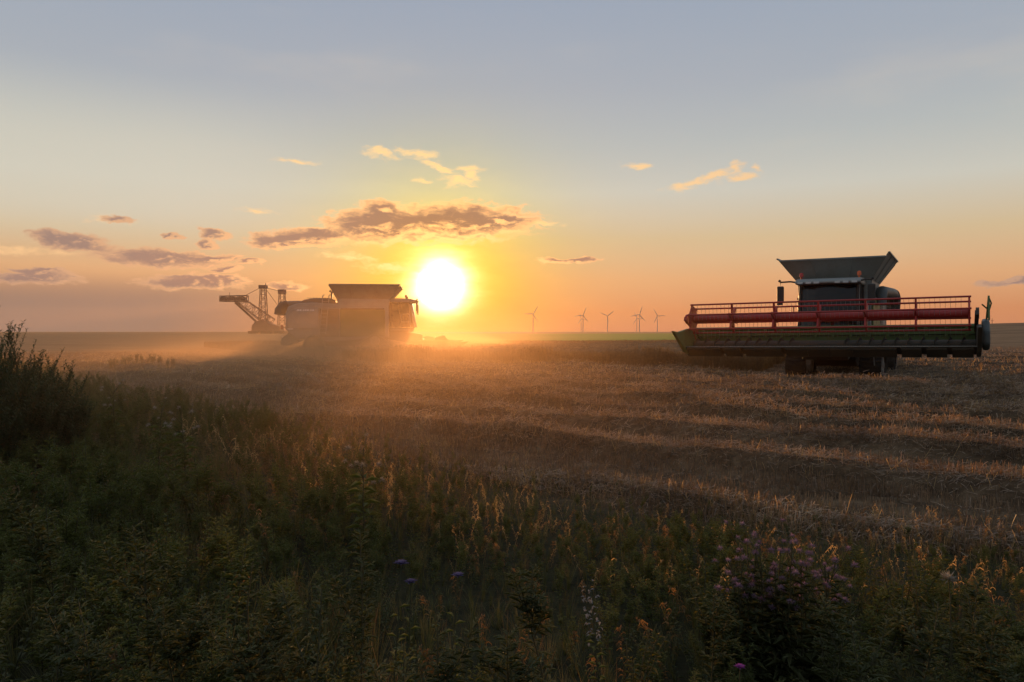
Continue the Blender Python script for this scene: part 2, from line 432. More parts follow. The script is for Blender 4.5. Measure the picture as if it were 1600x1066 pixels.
M['lens_red'] = paint('red_lens', (0.5, 0.03, 0.02), 0.15, dirt=0.05)
M['lens_amber'] = paint('amber_beacon_lens', (0.75, 0.12, 0.02), 0.15, dirt=0.05)
M['lens_clear'] = paint('clear_lamp_lens', (0.6, 0.6, 0.58), 0.1, dirt=0.05)
M['mark'] = paint('white_marking', (0.8, 0.8, 0.78), 0.5, dirt=0.1)
M['mirror'] = paint('mirror_glass', (0.7, 0.72, 0.75), 0.05, metal=1.0, dirt=0.02)
M['lattice'] = paint('haze_tinted_steelwork', (0.28, 0.14, 0.105), 0.7, scale=0.05, dirt=0.4)  # distance haze put into the steel colour, hence pale and reddish
M['turbine'] = paint('turbine_grey', (0.45, 0.42, 0.40), 0.5, scale=0.05, dirt=0.1)
def glass_mat():
    m_, k, out = new_mat('tinted_cab_glass')
    tr = k.node('ShaderNodeBsdfTransparent'); tr.inputs[0].default_value = (0.36, 0.38, 0.36, 1)
    g = k.node('ShaderNodeBsdfGlossy'); g.inputs['Roughness'].default_value = 0.03
    fr = k.node('ShaderNodeFresnel'); fr.inputs[0].default_value = 1.5
    mx = k.node('ShaderNodeMixShader'); k.l.new(fr.outputs[0], mx.inputs[0]); k.l.new(tr.outputs[0], mx.inputs[1]); k.l.new(g.outputs[0], mx.inputs[2])
    k.l.new(mx.outputs[0], out.inputs[0]); return m_
M['glass'] = glass_mat()

M['weed'] = leafy('weed_leaves', [(0.062, 0.076, 0.022), (0.12, 0.135, 0.038), (0.185, 0.17, 0.06)], 0.4)
M['mugwort'] = leafy('silvery_weed_leaves', [(0.042, 0.051, 0.018), (0.08, 0.088, 0.033), (0.135, 0.13, 0.058)], 0.35)
M['grass'] = leafy('verge_grass_blades', [(0.058, 0.070, 0.02), (0.12, 0.115, 0.04), (0.24, 0.18, 0.08)], 0.4, fine=14)
M['dryweed'] = leafy('dry_weed_leaves', [(0.085, 0.066, 0.03), (0.19, 0.13, 0.06), (0.36, 0.24, 0.11)], 0.5, (1.4, 1.0, 0.6), fine=18)
M['glintleaf'] = leafy('sun_glint_leaves', [(0.22, 0.15, 0.07), (0.46, 0.33, 0.16), (0.62, 0.48, 0.26)], 0.68, (1.15, 1.0, 0.75), scale=3, fine=30)  # lifted albedo puts golden sun highlights into the leaf colour
M['stem'] = leafy('weed_stems', [(0.06, 0.06, 0.03), (0.11, 0.09, 0.045)], 0.1)
M['stubble'] = leafy('stubble_straw', [(0.065, 0.043, 0.027), (0.205, 0.135, 0.082), (0.46, 0.32, 0.195)], 0.38, (1.25, 1.0, 0.7), scale=1.1, fine=22, gloss=0.05, rough=0.45)
M['straw'] = leafy('loose_straw', [(0.095, 0.062, 0.038), (0.28, 0.188, 0.115), (0.53, 0.38, 0.235)], 0.3, (1.2, 1.0, 0.7), scale=1.1, fine=22, gloss=0.05, rough=0.45)
M['wheat'] = leafy('ripe_wheat', [(0.11, 0.075, 0.04), (0.21, 0.145, 0.075), (0.30, 0.21, 0.11)], 0.3, (1.2, 1.0, 0.7), scale=0.6, fine=9)
M['bush'] = leafy('bush_leaves', [(0.036, 0.054, 0.024), (0.07, 0.095, 0.04), (0.10, 0.12, 0.058)], 0.3)
M['mauve'] = leafy('mauve_flower_fluff', [(0.17, 0.10, 0.17), (0.28, 0.18, 0.26), (0.42, 0.31, 0.35)], 0.5, (1.1, 1.0, 1.0))
M['violet'] = leafy('violet_petals', [(0.10, 0.085, 0.18), (0.19, 0.16, 0.30)], 0.4, (1.1, 1.0, 1.1))
M['magenta'] = leafy('magenta_thistle_florets', [(0.28, 0.05, 0.28), (0.45, 0.10, 0.42)], 0.4, (1.1, 1.0, 1.0))
M['whitepet'] = leafy('white_petals', [(0.15, 0.15, 0.16), (0.30, 0.29, 0.29)], 0.45, (1.0, 1.0, 1.0))
M['fluff'] = leafy('pale_seed_fluff', [(0.24, 0.21, 0.17), (0.40, 0.36, 0.30)], 0.5, (1.1, 1.0, 0.85))
M['yellowleaf'] = leafy('yellowing_leaves', [(0.04, 0.055, 0.016), (0.075, 0.08, 0.02), (0.20, 0.145, 0.03)], 0.5, (1.4, 1.1, 0.5), scale=5)
M['yellowpet'] = leafy('yellow_petals', [(0.5, 0.3, 0.02), (0.7, 0.46, 0.05)], 0.4, (1.1, 1.0, 0.7))

def ground_mat():
    m_, k, out = new_mat('field_soil')
    p = k.node('ShaderNodeBsdfPrincipled'); k.l.new(p.outputs[0], out.inputs[0])
    pos = k.node('ShaderNodeNewGeometry').outputs['Position']
    a = k.node('ShaderNodeVertexColor'); a.layer_name = 'zone'
    zr, zg, zb = k.sep(a.outputs[0])
    n1 = k.noise(pos, 0.55, 5, 0.6); n2 = k.noise(pos, 9.0, 5, 0.7)
    # straw litter lies in streaks along the rows
    rot = k.node('ShaderNodeMapping'); k.put(rot.inputs[0], pos); rot.inputs[2].default_value = (0, 0, math.atan2(-U[1], U[0])); rot.inputs[3].default_value = (0.35, 2.2, 1)
    n3 = k.noise(rot.outputs[0], 1.4, 6, 0.68)
    mixn = k.m('ADD', k.m('MULTIPLY', n2, 0.45), k.m('MULTIPLY', n3, 0.55))
    soil = k.ramp(mixn, [(0.36, (0.05, 0.032, 0.02)), (0.5, (0.105, 0.068, 0.04)), (0.64, (0.20, 0.135, 0.08))])
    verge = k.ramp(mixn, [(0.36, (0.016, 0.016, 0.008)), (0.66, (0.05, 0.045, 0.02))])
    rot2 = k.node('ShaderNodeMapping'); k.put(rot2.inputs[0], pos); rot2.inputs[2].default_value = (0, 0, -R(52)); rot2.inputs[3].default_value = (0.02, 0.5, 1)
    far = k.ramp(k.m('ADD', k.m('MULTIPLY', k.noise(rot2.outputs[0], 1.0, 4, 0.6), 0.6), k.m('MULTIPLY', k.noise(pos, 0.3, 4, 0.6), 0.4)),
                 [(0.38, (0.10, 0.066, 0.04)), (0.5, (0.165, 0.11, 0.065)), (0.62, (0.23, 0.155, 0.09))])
    green = k.ramp(k.noise(k.v('MULTIPLY', pos, (0.02, 0.09, 1)), 1.0, 4, 0.6), [(0.38, (0.06, 0.145, 0.010)), (0.62, (0.11, 0.205, 0.022))])
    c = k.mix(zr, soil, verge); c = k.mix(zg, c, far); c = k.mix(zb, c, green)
    k.put(p.inputs['Base Color'], c); p.inputs['Roughness'].default_value = 0.95; p.inputs['Specular IOR Level'].default_value = 0.1
    b = k.node('ShaderNodeBump'); b.inputs['Strength'].default_value = 0.7; b.inputs['Distance'].default_value = 0.06; k.put(b.inputs['Height'], mixn); k.l.new(b.outputs[0], p.inputs['Normal'])
    return m_
M['ground'] = ground_mat()

# ------------------------------------------------------------------ ground: one sheet to the horizon
ang = np.concatenate([np.linspace(-180, -46, 68), np.linspace(-45, 45, 620), np.linspace(46, 180, 68)[:-1]])
rad = np.concatenate([[0.02, 0.4, 0.8, 1.2], np.geomspace(1.6, 70, 430), np.geomspace(72, 3600, 90)])
A, Rr = np.meshgrid(R(1) * ang, rad, indexing='ij')
gx = Rr * np.sin(A); gy = Rr * np.cos(A)
gh = height(gx, gy)
na, nr = gx.shape
ii, jj = np.meshgrid(np.arange(na), np.arange(nr - 1), indexing='ij'); i2 = (ii + 1) % na
Fg = np.stack([ii * nr + jj, ii * nr + jj + 1, i2 * nr + jj + 1, i2 * nr + jj], -1).reshape(-1, 4)
Fg = Fg[:, ::-1]
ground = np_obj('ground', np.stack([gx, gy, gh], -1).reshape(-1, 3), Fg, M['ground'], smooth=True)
tag(ground, kind='structure')
e = edge_signed(gx, gy); dist = np.hypot(gx, gy)
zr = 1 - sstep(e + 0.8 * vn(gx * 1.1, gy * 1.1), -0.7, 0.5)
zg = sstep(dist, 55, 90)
gline = 1 - sstep(np.abs(gy - 320 - 0.25 * gx), 232, 244)
zb = gline * sstep(gx + 0.35 * (gy - 80), -3, 12) * (1 - sstep(gx - 0.42 * gy, 6, 14))
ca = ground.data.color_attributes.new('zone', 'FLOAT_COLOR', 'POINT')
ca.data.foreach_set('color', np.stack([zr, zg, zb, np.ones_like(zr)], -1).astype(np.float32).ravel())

# ------------------------------------------------------------------ plant templates (vertices, triangles)
def norm(v): v = np.asarray(v, float); return v / (np.linalg.norm(v) + 1e-9)
class TB:
    def __init__(s): s.V = []; s.T = []; s.mi = []
    def leaf(s, base, d, length, width, droop=0.25, mi=0, fold=0.25):
        base = np.asarray(base, float); d = norm(d); up = np.array((0, 0, 1.0)); side = np.cross(d, up)
        side = norm(side) if np.linalg.norm(side) > 1e-3 else np.array((1, 0, 0.0))
        nrm = np.cross(side, d)
        mid = base + d * length * 0.45
        tip = base + d * length + np.array((0, 0, -droop * length))
        b = len(s.V)
        s.V += [base, mid + side * width / 2 + nrm * width * fold, tip, mid - side * width / 2 + nrm * width * fold]
        s.T += [(b, b + 1, b + 2), (b, b + 2, b + 3)]; s.mi += [mi, mi]
    def strip(s, pts, w0, w1, side=None, mi=0):
        pts = [np.asarray(p, float) for p in pts]; n = len(pts); b = len(s.V)
        for i, p in enumerate(pts):
            t_ = norm(pts[min(i + 1, n - 1)] - pts[max(i - 1, 0)])
            sd_ = side if side is not None else norm(np.cross(t_, (0.3, 0.9, 0.1)))
            w_ = w0 + (w1 - w0) * i / (n - 1)
            s.V += [p - sd_ * w_ / 2, p + sd_ * w_ / 2]
        for i in range(n - 1):
            k = b + 2 * i; s.T += [(k, k + 1, k + 3), (k, k + 3, k + 2)]; s.mi += [mi, mi]
    def stem(s, pts, r0, r1, mi=0):
        pts = [np.asarray(p, float) for p in pts]; n = len(pts); b = len(s.V)
        for i, p in enumerate(pts):
            r_ = r0 + (r1 - r0) * i / (n - 1)
            for k in range(3):
                a = 2.094 * k; s.V.append(p + np.array((math.cos(a), math.sin(a), 0)) * r_)
        for i in range(n - 1):
            for k in range(3):
                p0 = b + i * 3 + k; p1 = b + i * 3 + (k + 1) % 3
                s.T += [(p0, p1, p1 + 3), (p0, p1 + 3, p0 + 3)]; s.mi += [mi, mi]
    def get(s): return np.array(s.V, float), np.array(s.T, int), np.array(s.mi, int)
def ru(a, b): return random.uniform(a, b)
def curve_stem(h, lean, n=6):
    a = ru(0, 6.28); pts = []
    for i in range(n + 1):
        f = i / n; o = lean * h * f ** 1.7
        pts.append(np.array((math.cos(a) * o + ru(-.006, .006), math.sin(a) * o + ru(-.006, .006), h * f)))
    return pts
def along(pts, f):
    k = f * (len(pts) - 1); i = min(int(k), len(pts) - 2); return pts[i] + (pts[i + 1] - pts[i]) * (k - i)
def t_mugwort(h, lobes=3, side=3):
    b = TB(); main = curve_stem(h, ru(.02, .22)); b.stem(main, 0.005, 0.002, 1)
    stems = [(main, 1.0, 0.15)]
    for _ in range(side):
        f = ru(.35, .8); p0 = along(main, f); a = ru(0, 6.28); L = h * ru(.2, .38)
        br = [p0, p0 + np.array((math.cos(a) * L * .35, math.sin(a) * L * .35, L * .6)), p0 + np.array((math.cos(a) * L * .5, math.sin(a) * L * .5, L))]
        b.stem(br, .003, .0015, 1); stems.append((br, .6, 0.1))
    for pts, sc, f0 in stems:
        n = int(36 * sc * h / 0.8) + 6
        for i in range(n):
            f = f0 + (1 - f0) * i / n; a = 2.4 * i + ru(-.4, .4); p = along(pts, f)
            L = (0.072 * (1 - .6 * f) + .014) * ru(.7, 1.3) * (0.7 + .3 * sc); rise = ru(.1, 1.0)
            d = norm((math.cos(a), math.sin(a), rise))
            b.leaf(p, d, L, L * .24, ru(.1, .4))
            for q in range(lobes):
                g = .25 + .5 * q / max(1, lobes - 1); s_ = 1 if q % 2 else -1
                dd = norm(d + s_ * ru(.5, .9) * np.array((-math.sin(a), math.cos(a), .1)))
                b.leaf(p + d * L * g * .9, dd, L * .5, L * .15, ru(.1, .3))
    return b.get()
def t_broad(h):
    b = TB(); main = curve_stem(h, ru(.05, .3)); b.stem(main, .005, .002, 1)
    for i in range(int(26 * h / .5)):
        f = i / (26 * h / .5); a = 2.4 * i + ru(-.5, .5); p = along(main, .08 + .9 * f); L = .085 * (1.1 - .7 * f) * ru(.7, 1.2)
        b.leaf(p, (math.cos(a), math.sin(a), ru(.1, .7)), L, L * ru(.3, .5), ru(.15, .5))
    return b.get()
def t_grass(h, n=16, w_=.006):
    b = TB()
    for _ in range(n):
        a = ru(0, 6.28); L = h * ru(.5, 1.1); sp = ru(.1, .6); r0 = ru(0, .04)
        pts = [np.array((math.cos(a) * (r0 + sp * L * f ** 1.8), math.sin(a) * (r0 + sp * L * f ** 1.8), L * (f - .28 * sp * f ** 3))) for f in (0, .35, .7, 1)]
        b.strip(pts, w_, w_ * .15, np.array((-math.sin(a), math.cos(a), 0)))
    return b.get()
def t_dry(h):
    b = TB(); main = curve_stem(h, ru(.1, .35)); b.stem(main, .004, .0015, 1)
    for i in range(26):
        f = .15 + .85 * i / 26; p = along(main, f); a = ru(0, 6.28); L = ru(.03, .09)
        d = np.array((math.cos(a), math.sin(a), ru(-.4, .6))) * L
        pts = [p, p + d * .5 + (0, 0, .015), p + d * .9 + (0, 0, -.01), p + d * .8 + (ru(-.02, .02), ru(-.02, .02), -.035)]
        b.strip(pts, ru(.008, .02), .003)
    for i in range(3):
        p = along(main, ru(.7, 1)); 
        for _ in range(7): b.leaf(p + np.array((ru(-.02, .02), ru(-.02, .02), ru(-.01, .03))), (ru(-1, 1), ru(-1, 1), ru(0, 1)), .025, .012, 0)
    return b.get()

def scatter(name, templates, pts, scale, mats, label=None, tilt=0.12, kind='stuff'):
    """merge many copies of a few templates into one mesh"""
    pts = np.asarray(pts, float); n = len(pts); which = rng.integers(0, len(templates), n)
    VV, TT, MI = [], [], []; off = 0
    for ti, (V, T, mi) in enumerate(templates):
        idx = np.where(which == ti)[0]
        if not len(idx): continue
        m_ = len(idx); a = rng.uniform(0, 2 * np.pi, m_); s_ = np.asarray(scale)[idx] if np.ndim(scale) else np.full(m_, scale)
        c, si = np.cos(a), np.sin(a); x, y, z = V.T
        X = s_[:, None] * (c[:, None] * x - si[:, None] * y); Y = s_[:, None] * (si[:, None] * x + c[:, None] * y); Z = s_[:, None] * z[None, :] * np.ones((m_, 1))
        tx = rng.normal(0, tilt, m_); ty = rng.normal(0, tilt, m_)
        X = X + tx[:, None] * Z; Y = Y + ty[:, None] * Z
        P = np.stack([X + pts[idx, 0:1], Y + pts[idx, 1:2], Z + pts[idx, 2:3]], -1)
        VV.append(P.reshape(-1, 3)); k = len(V)
        TT.append((T[None] + (off + np.arange(m_) * k)[:, None, None]).reshape(-1, 3)); MI.append(np.tile(mi, m_)); off += m_ * k
    o = np_obj(name, np.concatenate(VV), np.concatenate(TT), None, mats=mats, midx=np.concatenate(MI))
    return tag(o, label, None, None, kind)

def sample(n, xr, yr, cond, dens=None):
    x = rng.uniform(*xr, n); y = rng.uniform(*yr, n)
    m_ = cond(x, y) & (np.abs(x) < 0.80 * y + 2.8)
    if dens is not None: m_ &= rng.random(n) < dens(x, y)
    x, y = x[m_], y[m_]
    return np.stack([x, y, height(x, y)], -1)

# ------------------------------------------------------------------ combine harvester (x forward, y to its left, z up)
def hex_ring(cx, cy, wx, wy, z): return [(cx - wx, cy - wy, z), (cx + wx, cy - wy, z), (cx + wx, cy + wy, z), (cx - wx, cy + wy, z)]

def combine(loc, rz, label, with_reel=True, head_off=0.45, head_w=10.5, roll=0.0, head_z=0.0, reel_z=0.0, group=None):
    root = empty('combine_harvester', loc, rz)
    tag(root, label, 'combine harvester', group)
    # --- body shell
    prof = [(1.0, 1.35), (1.0, 3.55), (-2.6, 3.72), (-4.2, 3.80), (-5.3, 3.74), (-5.92, 3.50), (-6.1, 3.0), (-6.12, 1.95), (-5.8, 1.6), (-5.4, 1.3), (-3.2, 1.05)]
    body = MB().prism(prof, -1.42, 1.42).build('body', M['white'], root, 0.06)
    for s in (-1, 1):
        y0, y1 = (1.42, 1.50) if s > 0 else (-1.50, -1.42)
        MB().prism([(0.75, 1.45), (0.75, 3.30), (-2.35, 3.38), (-2.35, 1.40)], y0, y1).build('side_panel', M['lime'], root, 0.03)
        MB().prism([(-2.42, 1.42), (-2.42, 3.38), (-3.75, 3.38), (-3.75, 1.38)], y0, y1).build('side_panel', M['grey'], root, 0.03)
        mb = MB().prism([(-3.82, 1.95), (-3.82, 3.45), (-5.2, 3.45), (-5.75, 3.25), (-5.95, 2.8), (-5.96, 1.95)], y0, y1)
        rp = mb.build('rear_panel', M['white'], root, 0.03)
        y = s * 1.506
        lm = MB()
        pts = [(-5.36, 3.20), (-4.10, 3.20), (-4.10, 3.22)]           # a worn line of raised white characters, too small to read
        for i, wd in enumerate((.12, .07, .13, .12, .06, .13, .12)):
            x0 = -4.14 - i * 0.17
            pts += [(x0, 3.22), (x0, 3.31), (x0 - wd, 3.31), (x0 - wd, 3.22)]
        pts += [(-5.36, 3.22)]
        lm.prism(pts, y - 0.004, y + 0.004)
        lm.build('lettering', M['mark'], rp)
        mb = MB()
        for k in range(9): mb.box(-3.6, -2.55, s * 1.5 - .012, s * 1.5 + .012, 2.35 + k * .1, 2.39 + k * .1)
        mb.build('air_grille', M['black'], root)
        MB().box(-2.3, 0.7, s * 1.5 - .02, s * 1.5 + .02, 3.32, 3.40).build('handrail', M['black'], root)
    # --- engine hood and exhaust
    mb = MB().prism([(-2.7, 3.72), (-2.75, 4.0), (-3.2, 4.12), (-4.2, 4.13), (-4.9, 4.0), (-5.45, 3.62), (-5.5, 3.5), (-4.9, 3.68), (-3.9, 3.78)], -1.15, 1.15)
    hood = mb.build('engine_hood', M['grey'], root, 0.06)
    mb = MB()
    for k in range(8): mb.box(-4.7 + k * .2, -4.62 + k * .2, -0.9, 0.9, 4.135, 4.155)
    mb.build('vent', M['black'], hood)
    MB().tube([(-3.0, -0.9, 4.0), (-3.0, -0.9, 4.55), (-3.15, -0.9, 4.65)], 0.075).build('exhaust_pipe', M['steel'], root)
    # --- grain tank with its opened extension flaps
    MB().hexa(hex_ring(-0.75, 0, 1.75, 1.42, 3.5), hex_ring(-0.75, 0, 1.85, 1.46, 4.12)).build('grain_tank', M['tank'], root, 0.03)
    zt, z0 = 4.95, 4.08
    b4 = hex_ring(-0.75, 0, 1.86, 1.47, z0)
    t4 = [(-3.05, -2.05, zt), (1.85, -2.05, zt), (1.85, 2.05, zt), (-3.05, 2.05, zt)]
    cen = Vector((-0.6, 0, 4.6))
    for i, nm in ((1, 'front'), (3, 'rear'), (0, 'right'), (2, 'left')):
        a, b_ = Vector(b4[i]), Vector(b4[(i + 1) % 4]); c, d = Vector(t4[(i + 1) % 4]), Vector(t4[i])
        if i in (0, 2):     # side flaps stand a little prouder than the end flaps
            up = Vector((0, (-1 if i == 0 else 1) * 0.10, 0.16 if i == 2 else 0.09)); c = c + up; d = d + up
        nn = (b_ - a).cross(d - a).normalized()
        if nn.dot(cen - a) > 0: nn = -nn
        th = nn * 0.04
        ins = [a - th, b_ - th, c - th, d - th]; outs = [a, b_, c, d]
        mb = MB().add(ins + outs, [(0, 1, 2, 3), (7, 6, 5, 4), (0, 4, 5, 1), (1, 5, 6, 2), (2, 6, 7, 3), (3, 7, 4, 0)])
        mb.bar(c + (d - c) * .01, d + (c - d) * .01, .06)
        for f in (.3, .7):
            p = a.lerp(b_, f); q = d.lerp(c, f); mb.bar(p + nn * .01, q + nn * .01, .05, .03)
        mb.build('tank_flap', M['tank'], root)
    MB().box(-0.3, 0.2, -.25, .25, 4.6, 5.12).build('filling_auger', M['grey'], root, .05)
    # --- cab
    cab = MB()
    cab.prism([(1.0, 1.75), (1.0, 2.05), (2.75, 2.05), (2.65, 1.75)], -0.98, 0.98)
    for s in (-1, 1):
        cab.bar((2.72, s * .95, 2.05), (2.42, s * .93, 3.86), .09)
        cab.bar((1.75, s * .96, 2.05), (1.75, s * .94, 3.86), .07)
        cab.bar((1.06, s * .96, 2.05), (1.06, s * .94, 3.86), .14)
    cab.box(0.98, 1.04, -.95, .95, 2.05, 2.9)
    cabo = cab.build('cab', M['black'], root, 0.015)
    roof = MB().prism([(0.95, 3.84), (0.95, 4.06), (1.5, 4.14), (2.5, 4.10), (2.98, 3.98), (3.0, 3.88), (2.6, 3.84)], -1.1, 1.1).build('cab_roof', M['white'], root, 0.05)
    for s in (-1, 1):
        for k in (0.35, 0.62, 0.9):
            MB().box(2.97, 3.03, s * k - .09, s * k + .09, 3.87, 3.95).build('work_light', M['lens_clear'], roof)
        b = MB().cyl((2.2, s * .98, 4.10), .035, 0, .12, 10, 'z'); b.tube([(2.2, s * .98, 4.20), (2.2, s * .98, 4.34), (2.2, s * .98, 4.38)], [.075, .07, .03], 12)
        b.build('beacon', M['lens_amber'] if s > 0 else M['lens_red'], roof)
    # curved windscreen of three facets, side panes, rear pane
    zz0, zz1 = 2.08, 3.84
    def pane(p, q, r_, s_, nm):
        a, b_, c, d = map(Vector, (p, q, r_, s_)); n_ = (b_ - a).cross(d - a).normalized() * .012
        MB().add([a, b_, c, d, a + n_, b_ + n_, c + n_, d + n_], [(3, 2, 1, 0), (4, 5, 6, 7), (0, 1, 5, 4), (1, 2, 6, 5), (2, 3, 7, 6), (3, 0, 4, 7)]).build('window', M['glass'], cabo, label=nm)
    ws = [(-.92, 2.70, 2.40), (-.4, 2.95, 2.62), (.4, 2.95, 2.62), (.92, 2.70, 2.40)]
    for (ya, xa, xa2), (yb, xb, xb2) in zip(ws[:-1], ws[1:]): pane((xa, ya, zz0), (xb, yb, zz0), (xb2, yb, zz1), (xa2, ya, zz1), None)
    for s in (-1, 1):
        pane((1.1, s * .96, zz0), (1.72, s * .96, zz0), (1.72, s * .945, zz1), (1.1, s * .945, zz1), None)
        pane((1.79, s * .96, zz0), (2.66, s * .96, zz0), (2.40, s * .94, zz1), (1.79, s * .945, zz1), None)
        MB().tube([(1.85, s * 1.0, 2.5), (1.85, s * 1.03, 2.75), (1.85, s * 1.0, 3.0)], .015, 6).build('door_handle', M['black'], cabo)
    mb = MB().box(1.25, 1.75, -.28, .28, 2.25, 2.45); mb.prism([(1.2, 2.4), (1.36, 2.42), (1.22, 3.15), (1.08, 3.15)], -.26, .26); mb.box(1.35, 1.65, -.12, .12, 2.05, 2.25)
    mb.build('driver_seat', M['trim'], cabo, .04)
    mb = MB().bar((2.25, 0, 2.05), (2.1, 0, 2.75), .08)
    mb.tube([(2.08 + .05 * math.cos(t_) , .2 * math.sin(t_), 2.78 + .19 * math.cos(t_)) for t_ in [k * math.pi / 8 for k in range(17)]], .016, 6, False)
    mb.build('steering_wheel', M['black'], cabo)
    MB().box(2.05, 2.25, -.62, -.3, 2.55, 2.85).build('screen', M['black'], cabo, .02)
    cabo.scale = (1, 1.16, 1); roof.scale = (1, 1.12, 1)
    # mirrors on long arms
    for s in (-1, 1):
        ya = s * 1.78 if s < 0 else s * 1.62
        mb = MB().tube([(2.7, s * 1.0, 3.92), (2.95, s * 1.4, 3.98), (3.0, ya, 3.96), (3.0, ya, 3.78)], .035, 8)
        mb.tube([(3.0, ya, 3.99), (3.0, ya + s * .06, 4.04)], .05, 8)
        ma = mb.build('mirror_arm', M['black'], root)
        MB().box(2.93, 3.03, ya - .14, ya + .14, 3.16, 3.80).build('mirror_housing', M['black'], ma, .05)
        MB().box(2.92, 2.928, ya - .11, ya + .11, 3.22, 3.74).build('mirror_glass', M['mirror'], ma)
        MB().box(2.95, 3.03, ya - .12 + s * .02, ya + .12 + s * .02, 3.02, 3.14).build('mirror_housing', M['black'], ma, .03)
    # access platform, handrails, ladder beside the cab
    for s in (-1, 1):
        plat = MB().box(1.1, 2.5, s * 1.24 - .24, s * 1.24 + .24, 1.86, 1.91)
        pl = plat.build('platform', M['steel'], root)
        rl = MB().tube([(2.45, s * 1.46, 1.9), (2.45, s * 1.46, 2.95), (2.38, s * 1.44, 3.02), (1.9, s * 1.46, 2.98), (1.9, s * 1.46, 1.9)], .018, 7)
        rl.tube([(2.45, s * 1.46, 2.45), (1.9, s * 1.46, 2.45)], .014, 7)
        rl.tube([(2.52, s * 1.12, 1.9), (2.42, s * 1.14, 3.86)], .018, 7)
        rl.build('railing', M['steel'], pl)
    mb = MB()
    for yy in (-1, 1): mb.bar((1.35 + yy * .24, 1.62, .55), (1.35 + yy * .24, 1.50, 1.9), .04)
    for k in range(5): mb.bar((1.11, 1.61 - k * .025, .65 + k * .28), (1.59, 1.61 - k * .025, .65 + k * .28), .035, .08)
    mb.build('ladder', M['steel'], root)
    # service ladder up the right flank to the engine deck
    mb = MB()
    for xx in (-3.25, -3.68): mb.bar((xx - .08, -1.66, 1.55), (xx + .16, -1.58, 4.28), .05)
    for k in range(9): z = 1.7 + k * .27; f = (z - 1.55) / 2.73; mb.bar((-3.33 + .24 * f, -1.66 + .08 * f, z), (-3.76 + .24 * f, -1.66 + .08 * f, z), .035)
    for xx in (-3.1, -3.5): mb.tube([(xx, -1.58, 4.2), (xx + .02, -1.5, 4.34), (xx + .04, -1.1, 4.34)], .02, 6)
    mb.build('service_ladder', M['white'], root)
    # --- unloading auger folded back along the left side
    ua = MB().tube([(-0.9, 1.62, 3.1), (-0.95, 1.64, 3.52), (-1.2, 1.66, 3.68), (-5.8, 1.76, 3.80), (-6.6, 1.72, 3.74), (-6.92, 1.64, 3.5), (-6.98, 1.6, 3.2)], [.24, .25, .25, .25, .28, .34, .36], 18).build('unloading_auger', M['grey'], root)
    MB().tube([(-6.5, 1.72, 3.77), (-6.85, 1.68, 3.62), (-7.04, 1.62, 3.3), (-7.06, 1.6, 3.02)], [.33, .40, .43, .43], 18).build('spout', M['black'], ua)
    # --- running gear
    for s in (-1, 1):
        y0, y1 = s * 1.45 - .41, s * 1.45 + .41
        def belt(off, n=10):
            pts = []
            for (cx, cz, r, a0, a1) in ((1.05, .46, .46, -100, 45), (0.05, 1.12, .42, 50, 130), (-1.05, .46, .46, 135, 280)):
                for k in range(n + 1):
                    a = R(a0 + (a1 - a0) * k / n); pts.append((cx + (r + off) * math.cos(a), cz + (r + off) * math.sin(a)))
            return pts
        tr = MB(); o_, i_ = belt(0), belt(-.09); n = len(o_)
        vs = [(p[0], y0, p[1]) for p in o_] + [(p[0], y1, p[1]) for p in o_] + [(p[0], y0, p[1]) for p in i_] + [(p[0], y1, p[1]) for p in i_]
        fs = []
        for k in range(n):
            k2 = (k + 1) % n
            fs += [(k, k2, n + k2, n + k), (2 * n + k2, 2 * n + k, 3 * n + k, 3 * n + k2), (k2, k, 2 * n + k, 2 * n + k2), (n + k, n + k2, 3 * n + k2, 3 * n + k)]
        tr.add(vs, fs)
        per = [Vector((p[0], 0, p[1])) for p in o_] + [Vector((o_[0][0], 0, o_[0][1]))]
        cum = [0]
        for k in range(n): cum.append(cum[-1] + (per[k + 1] - per[k]).length)
        nl = 44
        for q in range(nl):
            L = cum[-1] * q / nl; k = max(j for j in range(n) if cum[j] <= L); f = (L - cum[k]) / max(1e-6, cum[k + 1] - cum[k])
            p = per[k].lerp(per[k + 1], f); tg = (per[k + 1] - per[k]).normalized(); nr = Vector((tg.z, 0, -tg.x))
            for h0, h1, sg in ((y0, s * 1.45 + .02, 1), (s * 1.45 - .02, y1, -1)):
                a = p + tg * .05 * sg; b_ = p - tg * .05 * sg
                tr.bar(Vector((a.x, h0, a.z)) + nr * .02, Vector((b_.x, h1, b_.z)) + nr * .02, .05, .07)
        tro = tr.build('track', M['rubber'], root)
        for cx, cz, r in ((1.05, .46, .36), (-1.05, .46, .36), (.05, 1.12, .32), (.4, .27, .17), (-.35, .27, .17)):
            wb = MB().cyl((cx, s * 1.45, cz), r, -.3, .3, 24); wb.cyl((cx, s * 1.45, cz), r * .35, -.33, .33, 14)
            wb.build('track_wheel', M['steel'], tro)
        # rear wheel
        ty = MB(); yc = s * 1.66; ry = [(.50, -.36), (.68, -.38), (.74, -.3), (.76, 0), (.74, .3), (.68, .38), (.50, .36)]; nn = 36
        vs = [(-4.1 + r * math.cos(2 * math.pi * k / nn), yc + yy, .76 + r * math.sin(2 * math.pi * k / nn)) for r, yy in ry for k in range(nn)]
        ty.add(vs, [(j * nn + k, j * nn + (k + 1) % nn, (j + 1) * nn + (k + 1) % nn, (j + 1) * nn + k) for j in range(len(ry) - 1) for k in range(nn)], True)
        for k in range(20):
            a = 2 * math.pi * k / 20
            for sg in (-1, 1):
                a2 = a + sg * .1
                ty.bar((-4.1 + .77 * math.cos(a), yc, .76 + .77 * math.sin(a)), (-4.1 + .73 * math.cos(a2), yc + sg * .36, .76 + .73 * math.sin(a2)), .05, .05)
        wo = ty.build('rear_wheel', M['rubber'], root)
